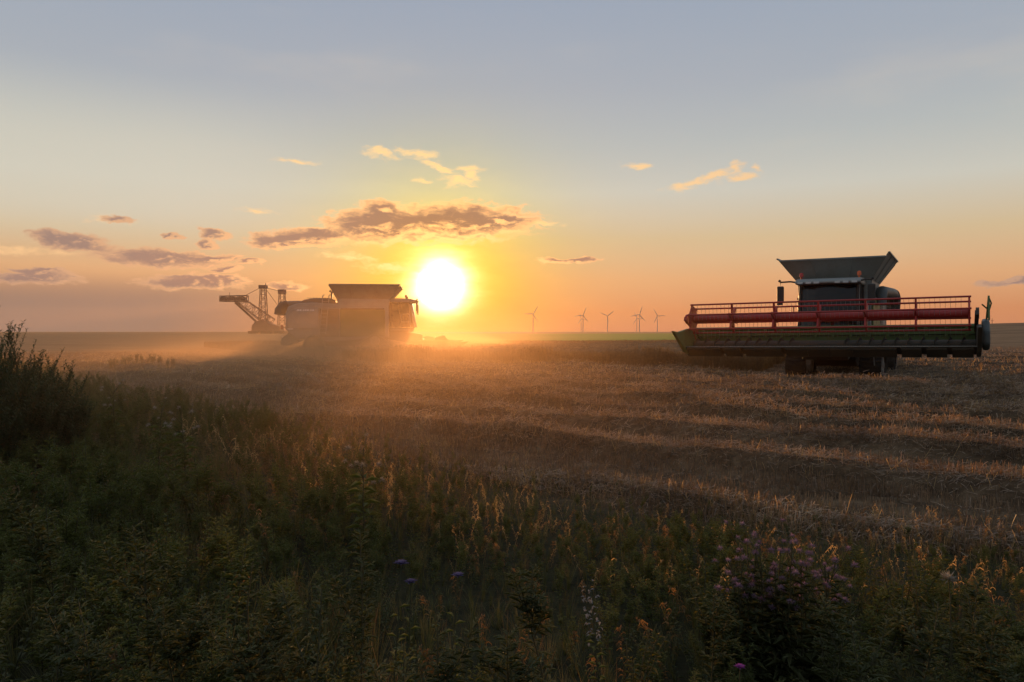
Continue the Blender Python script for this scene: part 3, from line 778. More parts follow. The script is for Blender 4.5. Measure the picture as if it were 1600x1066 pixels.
        rm = MB().cyl((-4.1, yc, .76), .50, -.16, .16, 28); rm.cyl((-4.1, yc, .76), .16, -.30, .30, 16)
        rm.build('rim', M['grey'], wo)
    MB().box(-4.25, -3.95, -1.35, 1.35, .62, .90).build('axle', M['black'], root, .03)
    MB().prism([(0.9, 0.75), (0.9, 1.5), (-3.4, 1.2), (-3.4, .75), (-2.0, .45), (0.2, .45)], -.85, .85).build('undercarriage', M['black'], root, .04)
    # --- rear: straw chopper, lamps, plate, tow bar
    MB().prism([(-5.3, 1.7), (-5.9, 1.75), (-6.45, 1.25), (-6.5, .85), (-6.1, .8), (-5.2, 1.15)], -1.2, 1.2).build('straw_chopper', M['grey'], root, .04)
    for s in (-1, 1):
        ar = MB().bar((-5.8, s * 1.2, 2.0), (-6.25, s * 1.62, 2.08), .05)
        ar = ar.build('lamp_bracket', M['black'], root)
        MB().box(-6.33, -6.2, s * 1.66 - .17, s * 1.66 + .17, 1.94, 2.24).build('tail_light', M['lens_red'], ar, .03)
        MB().box(-6.335, -6.325, s * 1.3 - .22, s * 1.3 + .22, 1.35, 1.43).build('reflector_strip', M['mark'], root)
        MB().box(-5.95, -5.55, s * 1.507 - .004, s * 1.507 + .004, 1.92, 1.98).build('reflector_strip', M['mark'], root)
    # --- feeder house
    MB().prism([(0.8, 1.25), (0.8, 2.0), (3.35, 1.55), (3.35, .80)], -.85, .85).build('feeder_house', M['cutter'], root, .03)
    # --- cutting header
    hw = head_w / 2
    hr = (roll, 0, 0)
    table = MB()
    table.prism([(3.30, .78), (3.30, 1.66), (3.38, 1.66), (3.38, .86)], -hw, hw)
    table.prism([(3.38, .74), (3.38, .84), (4.2, .80), (5.0, 1.02), (5.06, .98), (4.25, .70)], -hw, hw)
    hd = table.build('header', M['cutter'], root, loc=(0, head_off, head_z), rot=hr)
    tb = MB().tube([(3.42, -hw, 1.72), (3.42, hw, 1.72)], .085, 14); tb.prism([(3.40, 1.42), (3.40, 1.64), (3.48, 1.64), (3.50, 1.44)], -hw, hw)
    for k in range(16): yy = -hw + .35 + k * (head_w - .7) / 15; tb.box(3.48, 3.56, yy - .05, yy + .05, 1.36, 1.72)
    tb.build('top_beam', M['dark_green'], hd)
    MB().box(3.385, 3.41, -hw + .02, hw - .02, .90, 1.40).build('back_sheet', M['dark_green'], hd)
    ag = MB().tube([(3.9, -hw + .06, 1.06), (3.9, hw - .06, 1.06)], .17, 16)
    for sg in (-1, 1):
        nseg = 150; vs = []; fs = []
        for k in range(nseg + 1):
            a = sg * k * .42; yy = sg * (.8 + (hw - .9) * k / nseg)
            for r in (.17, .28): vs.append((3.9 + r * math.cos(a), yy, 1.06 + r * math.sin(a)))
        for k in range(nseg): fs.append((2 * k, 2 * k + 1, 2 * k + 3, 2 * k + 2))
        ag.add(vs, fs, True)
    ag.build('feed_auger', M['cutter'], hd)
    kb = MB().box(5.0, 5.08, -hw, hw, .99, 1.03)
    for k in range(int(head_w / .152)):
        yy = -hw + .08 + k * .152; kb.add([(5.06, yy - .02, 1.0), (5.06, yy + .02, 1.0), (5.19, yy, 1.02), (5.06, yy, 1.04)], [(0, 1, 2), (1, 3, 2), (3, 0, 2)])
    kb.build('knife_bar', M['steel'], hd)
    # front skirt under the knife with skid shoes showing as notches
    sk = MB()
    for k in range(13):
        ya = -hw + k * head_w / 13; yb = ya + head_w / 13
        g = .16 if k in (1, 2, 4, 9, 10, 11, 12) else .03
        sk.prism([(4.98, .98), (4.98, .90), (4.5, .60), (4.3, .60), (4.3, .74)], ya, yb - g)
    sk.build('skid_shoe', M['cutter'], hd)
    for s in (-1, 1):
        pr = [(3.1, .74), (3.1, 1.72), (4.6, 1.76), (5.9, 1.62), (6.55, 1.66), (6.2, 1.46), (5.7, 1.16), (5.1, .80), (4.3, .62)]
        MB().prism(pr, s * hw - .07, s * hw + .07).build('crop_divider', M['cutter'] if s > 0 else M['dark_green'], hd, .03)
    cv = MB().prism([(3.1, .95), (3.15, 1.75), (3.5, 1.98), (4.1, 1.90), (4.5, 1.55), (4.5, 1.05), (4.1, .85)], hw + .10, hw + .34)
    cv.build('drive_cover', M['grey'], hd, .09)
    if with_reel:
        rx, rzc, rr = 4.72, 2.40, .60
        tube_ = MB().tube([(rx, -hw + .25, rzc), (rx, hw - .25, rzc)], .15, 20)
        rl = tube_.build('reel', M['red'], root, loc=(0, head_off, reel_z), rot=hr)
        angs = [75, 135, 195, 255, 315, 15]
        nsp = 7
        ys = [-hw + .28 + k * (head_w - .56) / (nsp - 1) for k in range(nsp)]
        for yi, yy in enumerate(ys):
            sp = MB(); endp = yi in (0, nsp - 1)
            ring = [(rx + (rr + .04) * math.cos(R(a)), rzc + (rr + .04) * math.sin(R(a))) for a in sorted(angs)]
            if endp:
                ring2 = [(rx + (rr * .98) * math.cos(R(a)) * (1 if i % 1 == 0 else .9), rzc + rr * .98 * math.sin(R(a))) for i, a in enumerate(sorted(angs))]
                sp.prism(ring2, yy - .02, yy + .02)
            for a in angs:
                p = (rx, yy, rzc); q = (rx + rr * math.cos(R(a)), yy, rzc + rr * math.sin(R(a)))
                m1 = tuple(p[j] + (q[j] - p[j]) * .25 for j in range(3))
                sp.hexa(*[[(m[0] + math.sin(R(a)) * w_ , yy - .03, m[2] - math.cos(R(a)) * w_), (m[0] - math.sin(R(a)) * w_, yy - .03, m[2] + math.cos(R(a)) * w_),
                           (m[0] - math.sin(R(a)) * w_, yy + .03, m[2] + math.cos(R(a)) * w_), (m[0] + math.sin(R(a)) * w_, yy + .03, m[2] - math.cos(R(a)) * w_)] for m, w_ in ((m1, .12), (q, .055))])
            sp.cyl((rx, yy, rzc), .22, -.035, .035, 18)
            sp.build('reel_star', M['red'], rl)
        for a in angs:
            p = (rx + rr * math.cos(R(a)), rzc + rr * math.sin(R(a)))
            tbm = MB().tube([(p[0], -hw + .22, p[1]), (p[0], hw - .22, p[1])], .034, 8)
            tbm.build('tine_bar', M['red'], rl)
            tm = MB()
            for k in range(int((head_w - .6) / .16)):
                yy = -hw + .34 + k * .16
                tm.bar((p[0], yy, p[1] - .03), (p[0] - .05, yy, p[1] - .22), .009)
            tag(tm.build('spring_tines', M['steel'], rl), kind='stuff')
        for s in (-1, 1):
            arm = MB().bar((3.4, s * (hw - .06), 1.8), (rx + .35, s * (hw - .06), rzc + .02), .12, .16)
            arm.bar((3.6, s * (hw - .06), 1.4), (rx - .35, s * (hw - .06), rzc - .12), .06)
            arm.cyl((rx, s * (hw - .04), rzc), .20, -.05, .05, 18)
            arm.build('reel_arm', M['red'] if s < 0 else M['cutter'], rl)
        if head_z < 0: return root            # working header: lever folded down into the crop
        lv = MB().bar((3.9, hw + .24, 1.9), (4.3, hw + .3, 2.75), .05); lv.bar((4.3, hw + .3, 2.75), (4.5, hw + .3, 1.9), .06)
        lv.bar((4.05, hw + .27, 2.3), (4.5, hw + .1, 2.45), .035)
        lv.tube([(4.3, hw + .3, 2.7), (4.15, hw + .38, 2.5), (4.2, hw + .3, 2.2), (4.0, hw + .26, 2.0)], .025, 6)
        lv.build('hydraulic_lever', M['dark_green'], hd)
        hz = MB()
        for yy in (-.3, .3): hz.tube([(3.3, yy + .5, 1.7), (2.9, yy + .4, 2.1), (2.2, yy + .2, 1.9), (1.4, yy, 1.7)], .03, 8)
        hz.build('hydraulic_hose', M['black'], root)
    return root

PSI = R(31)
cr = (14.15, 32.2)
c1 = combine((cr[0], cr[1], -0.19), -math.pi / 2 - PSI, 'big combine facing us on the stubble, wide red reel raised, tank flaps open', True, 0.0, 10.3, R(0.7), 0.36, 0.11)
cl = (-9.85, 53.5)
c2 = combine((cl[0], cl[1], -0.03), R(6), 'combine seen side on, silhouetted in orange dust right beside the low sun', True, 0.0, 9.0, 0.0, -0.55, -1.5)

# ------------------------------------------------------------------ standing crop
def in_wheat(x, y):
    front = (y - 33.6) * 1.0 + 0.27 * (x - 11.4)          # cut face: right end near, left end farther
    rightb = (x - 11.4) - 0.60 * (y - 33.6)
    leftb = x + 7 + 0.62 * (y - 38)
    return (front > 0) & (rightb < 0) & (leftb > 0) & (y < 84 - .1 * x)
wx, wy = np.meshgrid(np.linspace(-34, 44, 200), np.linspace(31, 90, 260), indexing='ij')
inside = in_wheat(wx, wy)
wh = height(wx, wy) + 0.60 + 0.05 * vn(wx * 1.7, wy * 1.7) + .04 * vn2(wx * .5, wy * .5)
Vw = []; Fw = []; idx = {}
def wv(i, j, top):
    k = (i, j, top)
    if k not in idx:
        idx[k] = len(Vw); Vw.append((wx[i, j], wy[i, j], wh[i, j] if top else wh[i, j] - 0.65))
    return idx[k]
ni, nj = wx.shape
cell = inside[:-1, :-1] & inside[1:, :-1] & inside[:-1, 1:] & inside[1:, 1:]
for i in range(ni - 1):
    for j in range(nj - 1):
        if not cell[i, j]: continue
        Fw.append((wv(i, j, 1), wv(i + 1, j, 1), wv(i + 1, j + 1, 1), wv(i, j + 1, 1)))
        for (di, dj, a, b) in ((0, -1, (0, 0), (1, 0)), (1, 0, (1, 0), (1, 1)), (0, 1, (1, 1), (0, 1)), (-1, 0, (0, 1), (0, 0))):
            i2_, j2_ = i + di, j + dj
            if i2_ < 0 or j2_ < 0 or i2_ >= ni - 1 or j2_ >= nj - 1 or not cell[i2_, j2_]:
                Fw.append((wv(i + a[0], j + a[1], 0), wv(i + b[0], j + b[1], 0), wv(i + b[0], j + b[1], 1), wv(i + a[0], j + a[1], 1)))
def ribbons(P, h, lean, wd, tops=None):
    """one upright ribbon (2 triangles as a quad) per point"""
    n = len(P); a = rng.uniform(0, np.pi, n); hx = np.cos(a) * wd / 2; hy = np.sin(a) * wd / 2
    lx = rng.normal(0, lean, n) * h; ly = rng.normal(0, lean, n) * h
    V = np.zeros((n, 4, 3)); V[:, 0] = P + np.stack([hx, hy, 0 * hx], -1); V[:, 1] = P - np.stack([hx, hy, 0 * hx], -1)
    top = P + np.stack([lx, ly, h], -1); t2 = 0.8
    V[:, 2] = top - np.stack([hx * t2, hy * t2, 0 * hx], -1); V[:, 3] = top + np.stack([hx * t2, hy * t2, 0 * hx], -1)
    return V.reshape(-1, 3), (np.arange(n)[:, None] * 4 + np.array([0, 1, 2, 3])[None])
def merge_quads(parts):
    V = []; Fq = []; off = 0
    for v, f in parts: V.append(v); Fq.append(np.asarray(f) + off); off += len(v)
    return np.concatenate(V), np.concatenate(Fq)
n = 150000; x = rng.uniform(-30, 44, n); y = rng.uniform(31, 86, n)
face = (y - 33.6) + .27 * (x - 11.4)
keep = in_wheat(x, y) & (rng.random(n) < np.where(face < 1.2, 1.0, np.where(face < 6, .8, .3)))
x, y, face = x[keep], y[keep], face[keep]
# extra stalks right at the cut face
n2 = 9000; xf = rng.uniform(-9, 11.4, n2); yf = 33.6 - .27 * (xf - 11.4) + rng.uniform(-.12, .5, n2)
P1 = np.stack([x, y, height(x, y) + np.where(face < 1, 0, .35)], -1); h1 = np.where(face < 1, .70, .36) * rng.uniform(.82, 1.15, len(x))
P2 = np.stack([xf, yf, height(xf, yf)], -1); h2 = .70 * rng.uniform(.75, 1.15, n2)
Vq, Fq = merge_quads([(np.array(Vw), np.array(Fw)), ribbons(P1, h1, .12, .022), ribbons(P2, h2, .08, .018)])
wheat = np_obj('wheat_crop', Vq, Fq, M['wheat']); tag(wheat, 'band of standing ripe wheat with a cut dark face', kind='stuff')

# ------------------------------------------------------------------ stubble and loose straw
def stub_cond(x, y):
    trampled = (((x - 13.6) / 5.2) ** 2 + ((y - 30.0) / 4.4) ** 2 < 1) & (rng.random(np.shape(x)) < .8)
    return (edge_signed(x, y) > -0.25) & ~in_wheat(x, y) & ~trampled
parts = []
for (n, yr, xr, hh, wd) in ((190000, (4.0, 12), (-10, 12.5), (.07, .17), .006), (175000, (12, 24), (-18, 22), (.07, .17), .009), (130000, (24, 62), (-40, 46), (.08, .18), .016)):
    x = rng.uniform(*xr, n); y = rng.uniform(*yr, n)
    s_ = NRM[0] * x + NRM[1] * y; u_ = U[0] * x + U[1] * y
    s_ = np.round(s_ / .155) * .155 + rng.normal(0, .018, n); x = U[0] * u_ + NRM[0] * s_; y = U[1] * u_ + NRM[1] * s_
    m_ = stub_cond(x, y) & (np.abs(x) < .80 * y + 2.8) & (rng.random(n) < .6 + .9 * vn(x * .9, y * .9)) & (np.abs(((NRM[0] * x + NRM[1] * y) / 1.025) % 1.0 - .82) > .12)
    x, y = x[m_], y[m_]
    if yr[0] > 20:
        m2 = rng.random(len(x)) < np.clip(26 / y, 0, 1); x, y = x[m2], y[m2]
    parts.append(ribbons(np.stack([x, y, height(x, y) - .01], -1), rng.uniform(*hh, len(x)), .14, wd))
stub = np_obj('stubble', *merge_quads(parts), M['stubble']); tag(stub, 'cut straw stubble in rows over the harvested field', kind='stuff')

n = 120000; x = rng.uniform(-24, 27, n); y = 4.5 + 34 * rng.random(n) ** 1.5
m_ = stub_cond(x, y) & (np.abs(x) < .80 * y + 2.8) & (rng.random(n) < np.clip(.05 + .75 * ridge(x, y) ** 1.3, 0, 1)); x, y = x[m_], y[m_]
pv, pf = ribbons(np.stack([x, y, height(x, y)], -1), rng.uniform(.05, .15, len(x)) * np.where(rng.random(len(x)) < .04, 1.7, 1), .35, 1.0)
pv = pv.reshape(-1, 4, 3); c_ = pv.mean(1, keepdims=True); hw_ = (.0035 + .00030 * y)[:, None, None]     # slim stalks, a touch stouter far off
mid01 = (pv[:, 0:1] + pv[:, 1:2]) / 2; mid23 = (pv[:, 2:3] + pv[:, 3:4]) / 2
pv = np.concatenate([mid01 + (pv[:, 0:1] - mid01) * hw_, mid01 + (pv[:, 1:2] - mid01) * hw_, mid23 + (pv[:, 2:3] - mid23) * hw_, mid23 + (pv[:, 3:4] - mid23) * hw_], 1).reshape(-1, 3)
pale = np_obj('tall_straw', pv, pf, M['glintleaf']); tag(pale, 'taller straws, coloured pale for sunlit tips, standing among the stubble', kind='stuff')  # straws added so that sunlit row tops show in their colour

def straws(n, xr, yr, L, wd, lift):
    x = rng.uniform(*xr, n); y = rng.uniform(*yr, n)
    rg = ridge(x, y)
    m_ = stub_cond(x, y) & (np.abs(x) < .80 * y + 2.8) & (rng.random(n) < np.clip(.02 + 1.1 * rg, 0, 1))
    x, y, rg = x[m_], y[m_], rg[m_]; n = len(x)
    a = rng.uniform(0, 2 * np.pi, n); l_ = rng.uniform(L * .4, L, n); el_ = rng.normal(.12, .38, n)
    z = height(x, y) + rng.uniform(.0, lift, n) * (0.3 + rg)
    dx_, dy_, dz_ = np.cos(a) * np.cos(el_) * l_, np.sin(a) * np.cos(el_) * l_, np.sin(el_) * l_
    sx, sy = -np.sin(a) * wd / 2, np.cos(a) * wd / 2; sag = rng.uniform(-.10, .14, n) * l_
    P0 = np.stack([x, y, z], -1); P1 = P0 + np.stack([dx_ * .5, dy_ * .5, dz_ * .5 + sag], -1); P2 = P0 + np.stack([dx_, dy_, dz_], -1); S = np.stack([sx, sy, wd * .3 + 0 * sx], -1)
    V = np.stack([P0 - S, P0 + S, P1 + S, P1 - S, P2 + S, P2 - S], 1).reshape(-1, 3); b = np.arange(n)[:, None] * 6
    return V, np.concatenate([b + np.array([[0, 1, 2, 3]]), b + np.array([[3, 2, 4, 5]])])
sw = [straws(240000, (-10, 12.5), (4.0, 12), .13, .0055, .08), straws(220000, (-18, 22), (12, 24), .20, .009, .10), straws(120000, (-36, 40), (24, 52), .28, .018, .11)]
straw = np_obj('loose_straw', *merge_quads(sw), M['straw']); tag(straw, 'loose straw lying in windrows on the stubble', kind='stuff')

# ------------------------------------------------------------------ verge: weeds and grass as ground cover
random.seed(5)
T_mug = [t_mugwort(ru(.45, .8), 3, 3) for _ in range(8)]
T_broad = [t_broad(ru(.25, .55)) for _ in range(6)]
T_grass = [t_grass(ru(.25, .6)) for _ in range(7)]
T_dry = [t_dry(ru(.35, .7)) for _ in range(6)]
verge = lambda x, y: edge_signed(x, y) < 0.05
def hscale(P):
    """plants are shorter near the right end of the verge and taller up the left"""
    s_ = (0.95 - 0.42 * sstep(P[:, 0] / np.maximum(P[:, 1], 1), -.5, .1)) * (.66 + .34 * sstep(-edge_signed(P[:, 0], P[:, 1]), .2, 2.6))
    return s_ * (0.85 + .5 * vn(P[:, 0] * .8, P[:, 1] * .8)) * rng.uniform(.7, 1.15, len(P))
patch = lambda f, o: (lambda x, y: np.clip(.55 + 1.6 * vn2(x * f + o, y * f), 0.05, 1))
P = np.concatenate([sample(3700, (-8.5, 8.5), (1.8, 7), verge, patch(.9, 0)), sample(5600, (-19.5, 3), (7, 18), verge, patch(.6, 0)), sample(3000, (-30, -4), (18, 40), verge)])
e_ = edge_signed(P[:, 0], P[:, 1]); P = P[rng.random(len(P)) < np.clip(.25 - .5 * e_, .12, 1)]
scatter('weeds', T_mug, P, hscale(P), [M['weed'], M['stem']], 'dark green weeds covering the near verge')
P = np.concatenate([sample(3700, (-8.5, 8.5), (1.8, 7), verge, patch(1.1, 9)), sample(3600, (-18, 3), (7, 20), verge, patch(.7, 9))])
scatter('leafy_undergrowth', T_broad, P, hscale(P) * 1.05, [M['mugwort'], M['stem']], 'low broad leaved undergrowth between the weeds', tilt=.2)
P = np.concatenate([sample(7200, (-8.5, 9), (1.6, 7.5), lambda x, y: edge_signed(x, y) < .4), sample(7000, (-20, 3), (7.5, 20), lambda x, y: edge_signed(x, y) < .5), sample(3500, (-34, -4), (20, 44), lambda x, y: edge_signed(x, y) < .6)])
scatter('grass', T_grass, P, hscale(P) * .95, [M['grass']], 'rough grass growing through the verge', tilt=.2)
band = lambda x, y: (edge_signed(x, y) > -2.2) & (edge_signed(x, y) < .55)
P = np.concatenate([sample(1500, (-4, 6), (4.2, 9.5), band, patch(1.0, 4)), sample(1500, (-9, 2), (8, 20), band, patch(.8, 4)), sample(1100, (-7, 6), (2.4, 12), verge, patch(1.2, 30))])
scatter('dry_weeds', T_dry, P, hscale(P) * .95, [M['dryweed'], M['stem']], 'dry brown curling weeds along the edge of the stubble', tilt=.2)

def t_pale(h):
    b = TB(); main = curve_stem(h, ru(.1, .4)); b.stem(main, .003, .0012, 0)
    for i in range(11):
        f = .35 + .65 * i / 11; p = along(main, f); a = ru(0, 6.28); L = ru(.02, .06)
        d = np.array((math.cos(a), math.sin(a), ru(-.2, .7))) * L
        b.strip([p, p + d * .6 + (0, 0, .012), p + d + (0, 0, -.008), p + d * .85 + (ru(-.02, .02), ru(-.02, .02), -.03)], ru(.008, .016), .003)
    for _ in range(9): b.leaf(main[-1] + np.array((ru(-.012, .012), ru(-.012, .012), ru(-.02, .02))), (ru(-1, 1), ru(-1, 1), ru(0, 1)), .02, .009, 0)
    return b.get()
T_pale = [t_pale(ru(.35, .7)) for _ in range(7)]  # pale stalks added to carry the sun glints along the edge
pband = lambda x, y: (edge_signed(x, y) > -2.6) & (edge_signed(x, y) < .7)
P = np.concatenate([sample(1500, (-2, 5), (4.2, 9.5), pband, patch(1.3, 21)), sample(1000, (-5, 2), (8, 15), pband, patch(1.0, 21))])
scatter('dry_flower_stalks', T_pale, P, hscale(P) * 1.05, [M['glintleaf']], 'dry stalks and curled leaves coloured pale for their glow against the sun at the field edge', tilt=.2)
T_dgrass = [t_grass(ru(.25, .55), 9, .0048) for _ in range(6)]
edgeband = lambda x, y: (edge_signed(x, y) > -5) & (edge_signed(x, y) < .5)
P = np.concatenate([sample(3600, (-8, 8), (3.0, 9), edgeband, patch(.8, 14)), sample(6000, (-14, 3), (8, 22), edgeband, patch(.6, 14)), sample(2500, (-30, -4), (20, 42), edgeband)])
scatter('dry_grass', T_dgrass, P, hscale(P), [M['dryweed']], 'thin dry brown grass stalks along the field edge', tilt=.22)

# ------------------------------------------------------------------ plants one can point to
def plant(name, loc, label, cat, group=None, rz=None):
    r_ = empty(name, (loc[0], loc[1], gz(*loc)), ru(0, 6.28) if rz is None else rz); return tag(r_, label, cat, group)
def part_tb(name, tb, mats, parent):
    V, T, mi = tb.get(); return np_obj(name, V, T, None, parent, mats=mats, midx=mi)
def fluff_head(tb, c, r, n, mi=0, flat=.8):
    for _ in range(n):
        d = norm((ru(-1, 1), ru(-1, 1), ru(-.25, 1))); tb.leaf(np.asarray(c) + d * r * .2, d * np.array((1, 1, flat)), r * ru(.5, 1.1), r * .13, 0, mi, .1)

# mauve thistles in one clump at the edge of the stubble
random.seed(21)
thistle_px = [(1152, 868, .66), (1168, 852, .72), (1196, 848, .72), (1214, 862, .68), (1232, 850, .74), (1255, 862, .70), (1282, 872, .66), (1180, 880, .60), (1215, 890, .60), (1262, 890, .58), (1296, 884, .62), (1150, 915, .52), (1222, 925, .5), (1305, 905, .52)]
tl = ['upper left', 'tallest pale headed', 'broad topped', 'pink topped', 'highest central', 'densely headed', 'right hand', 'short bushy', 'low middle', 'low right', 'outermost right', 'low left', 'lowest', 'lower right']
for (px, py, h), w_ in zip(thistle_px, tl):
    x, y = ray_ground(px, py, h)
    r_ = plant('thistle', (x, y), '%s thistle of the mauve flowering clump at the stubble edge' % w_, 'thistle', 'mauve thistles in a clump at the stubble edge')
    main = curve_stem(h, ru(.02, .10)); st = TB(); st.stem(main, .006, .003)
    tips = [main[-1]]
    for i in range(7):
        p0 = along(main, ru(.5, .9)); a = 2.4 * i; L = ru(.08, .2); q = p0 + np.array((math.cos(a) * L * .6, math.sin(a) * L * .6, L)); st.stem([p0, (p0 + q) / 2 + (0, 0, -.01), q], .003, .002); tips.append(q)
    part_tb('stem', st, [M['stem']], r_)
    lv = TB()
    for i in range(44):
        f = i / 44; a = 2.4 * i; p = along(main, .05 + .85 * f); L = .15 * (1.1 - .7 * f); d = norm((math.cos(a), math.sin(a), ru(.1, .6)))
        lv.leaf(p, d, L, L * .22, .3)
        for q in (.3, .55): lv.leaf(p + d * L * q, norm(d + ru(-1, 1) * np.array((-d[1], d[0], .2))), L * .35, L * .12, .1)
    part_tb('leaves', lv, [M['mugwort']], r_)
    for q in tips:
        hd_ = TB(); fluff_head(hd_, q, ru(.014, .024), 80); fluff_head(hd_, q - np.array((0, 0, .015)), .016, 14, 1)
        part_tb('flower_head', hd_, [M['mauve'], M['mugwort']], r_)

# single blue-violet flowers standing above the dark weeds
random.seed(31)
for px, py, h, lab, mk, rr_ in ((614, 886, .78, 'pale violet flower above the dark weeds, leftmost of the three', 'violet', .034), (630, 912, .72, 'violet flower with drooping petals, middle of the three in the weeds', 'violet', .03),
                           (702, 904, .74, 'purple flower standing alone right of the two violet ones', 'violet', .03), (1157, 1038, .62, 'bright magenta flower low in the weeds near the bottom edge', 'magenta', .022)):
    x, y = ray_ground(px, py, h)
    r_ = plant('wildflower', (x, y), lab, 'flower', None)
    main = curve_stem(h, .05); st = TB(); st.stem(main, .004, .002); part_tb('stem', st, [M['stem']], r_)
    lv = TB()
    for i in range(22): a = 2.4 * i; lv.leaf(along(main, .05 + .035 * i), (math.cos(a), math.sin(a), .5), .055, .013, .3)
    part_tb('leaves', lv, [M['weed']], r_)
    hd_ = TB()
    for i in range(22):
        a = 2.4 * i; hd_.leaf(main[-1], (math.cos(a), math.sin(a), .25 + .04 * i), rr_ * (1.15 - .02 * i), rr_ * .35, .15, 0)
    fluff_head(hd_, main[-1], rr_ * .5, 16, 0)
    part_tb('flower_head', hd_, [M[mk]], r_)
# white flowering plant
x, y = ray_ground(938, 935, .55)
r_ = plant('white_flower', (x, y), 'drooping plant with ragged white blossom among the weeds', 'flower')
main = curve_stem(.6, .12); st = TB(); st.stem(main, .005, .002); part_tb('stem', st, [M['stem']], r_)
bl = TB()
for i in range(60):
    p = along(main, ru(.62, 1)) + np.array((ru(-.03, .03), ru(-.03, .03), ru(-.05, .02))); bl.leaf(p, (ru(-1, 1), ru(-1, 1), ru(-.8, .5)), ru(.012, .026), .012, .2)
part_tb('blossom', bl, [M['whitepet']], r_)
lv = TB()
for i in range(30): a = 2.4 * i; lv.leaf(along(main, .05 + .02 * i), (math.cos(a), math.sin(a), .4), .055, .014, .3)
part_tb('leaves', lv, [M['weed']], r_)
# pale fluffy seed heads far left
for px, py, lab in ((180, 614, 'pale fluffy seed plant nearest the big bush'), (248, 637, 'whitest fluffy seed plant, middle of the three beyond the weeds'), (290, 648, 'loose fluffy seed plant, farthest right of the three beyond the weeds'), (568, 700, 'lone pale seed plant at the stubble edge below the sun')):
    x, y = ray_ground(px, py, .85)
    r_ = plant('seed_plant', (x, y), lab, 'seed plant', 'plants with pale fluffy seed heads')
    main = curve_stem(.85, .05); st = TB(); st.stem(main, .008, .003)
    tips = []
    for i in range(9):
        p0 = along(main, ru(.6, 1)); a = 2.4 * i; q = p0 + np.array((math.cos(a) * .14, math.sin(a) * .14, ru(.02, .16))); st.stem([p0, q], .004, .002); tips.append(q)
    part_tb('stem', st, [M['stem']], r_)
    lv = TB()
    for i in range(30): a = 2.4 * i; lv.leaf(along(main, .03 + .025 * i), (math.cos(a), math.sin(a), .3), .16, .04, .3)
    part_tb('leaves', lv, [M['weed']], r_)
    for q in tips:
        fl = TB(); fluff_head(fl, q, ru(.02, .04), 70)
        part_tb('seed_head', fl, [M['fluff']], r_)
# dried round seed head
x, y = ray_ground(1490, 906, .58)
r_ = plant('dry_seed_head', (x, y), 'round dried seed head with a dark centre near the right edge', 'seed head')
main = curve_stem(.58, .03); st = TB(); st.stem(main, .005, .003); part_tb('stem', st, [M['stem']], r_)
hd_ = TB(); fluff_head(hd_, main[-1], .042, 90, 0); fluff_head(hd_, main[-1] - np.array((0, .012, 0)), .016, 30, 1); part_tb('head', hd_, [M['fluff'], M['stem']], r_)
# yellowing leafy plants
for px, py, h, lab, mk in ((1408, 852, .62, 'bushy weed with yellowing leaves at the stubble edge right of the thistles', 'yellowleaf'), (1448, 852, .66, 'yellow leaved weed beside the bushy yellowing one', 'yellowleaf'), (1375, 868, .5, 'short yellow green weed between thistles and yellowing plants', 'yellowleaf'),
                           (1105, 858, .6, 'yellow tipped weed just left of the mauve thistles', 'yellowleaf'), (990, 968, .5, 'bright yellow green leafy weed right of the white blossom', 'yellowleaf')):
    x, y = ray_ground(px, py, h)
    r_ = plant('leafy_weed', (x, y), lab, 'weed', 'yellowing weeds on the verge')
    main = curve_stem(h, .1); st = TB(); lv = TB()
    for s_ in range(5):
        m2 = curve_stem(h * ru(.7, 1), ru(.15, .4)); st.stem(m2, .004, .002)
        for i in range(26):
            f = .2 + .8 * i / 26; a = 2.4 * i; L = .09 * (1.15 - .6 * f); lv.leaf(along(m2, f), (math.cos(a), math.sin(a), ru(-.3, .9)), L * .6, L * .22, .3)
    part_tb('stem', st, [M['stem']], r_); part_tb('leaves', lv, [M[mk]], r_)
# taller silvery weeds one can make out in the dark foreground
random.seed(47)
mug_px = [(232, 850, .85, 'long thin pale weed leaning over in the dark left foreground'), (378, 880, .9, 'silvery weed with a bent tip left of the dark gap in the foreground'), (300, 905, .8, 'bushy dark weed under the leaning pale one'),
          (487, 930, .85, 'pale topped feathery weed in the left foreground'), (430, 985, .7, 'low spreading feathery weed at the bottom left'), (640, 1010, .75, 'grey green feathery weed at the bottom edge left of centre'),
          (560, 880, .8, 'slender weed just left of the violet flowers'), (690, 975, .7, 'dark bushy weed below the lone purple flower'), (785, 1000, .7, 'feathery weed at the bottom centre'), (860, 900, .72, 'tall dark weed left of the white blossom'),
          (1110, 930, .6, 'upright weed under the left thistles'), (1290, 960, .6, 'spiky upright weed below the thistle clump'), (1360, 985, .62, 'grey leafy weed low right of the thistles'), (1432, 985, .6, 'pointed pale weed at the lower right'),
          (1530, 940, .6, 'dark weed beyond the dried round seed head'), (1570, 1000, .6, 'bushy weed in the bottom right corner'), (90, 800, .95, 'tall dark weed at the far left below the bush'), (160, 960, .8, 'drooping dark weed in the bottom left corner')]
for px, py, h, lab in mug_px:
    x, y = ray_ground(px, py, h)
    r_ = plant('mugwort', (x, y), lab, 'weed', 'feathery weeds standing in the foreground')
    V, T, mi = t_mugwort(h * 1.02, 4, 4); sel = mi == 1
    np_obj('stem', V, T[sel], M['stem'], r_); np_obj('leaves', V, T[~sel], M['mugwort'], r_)

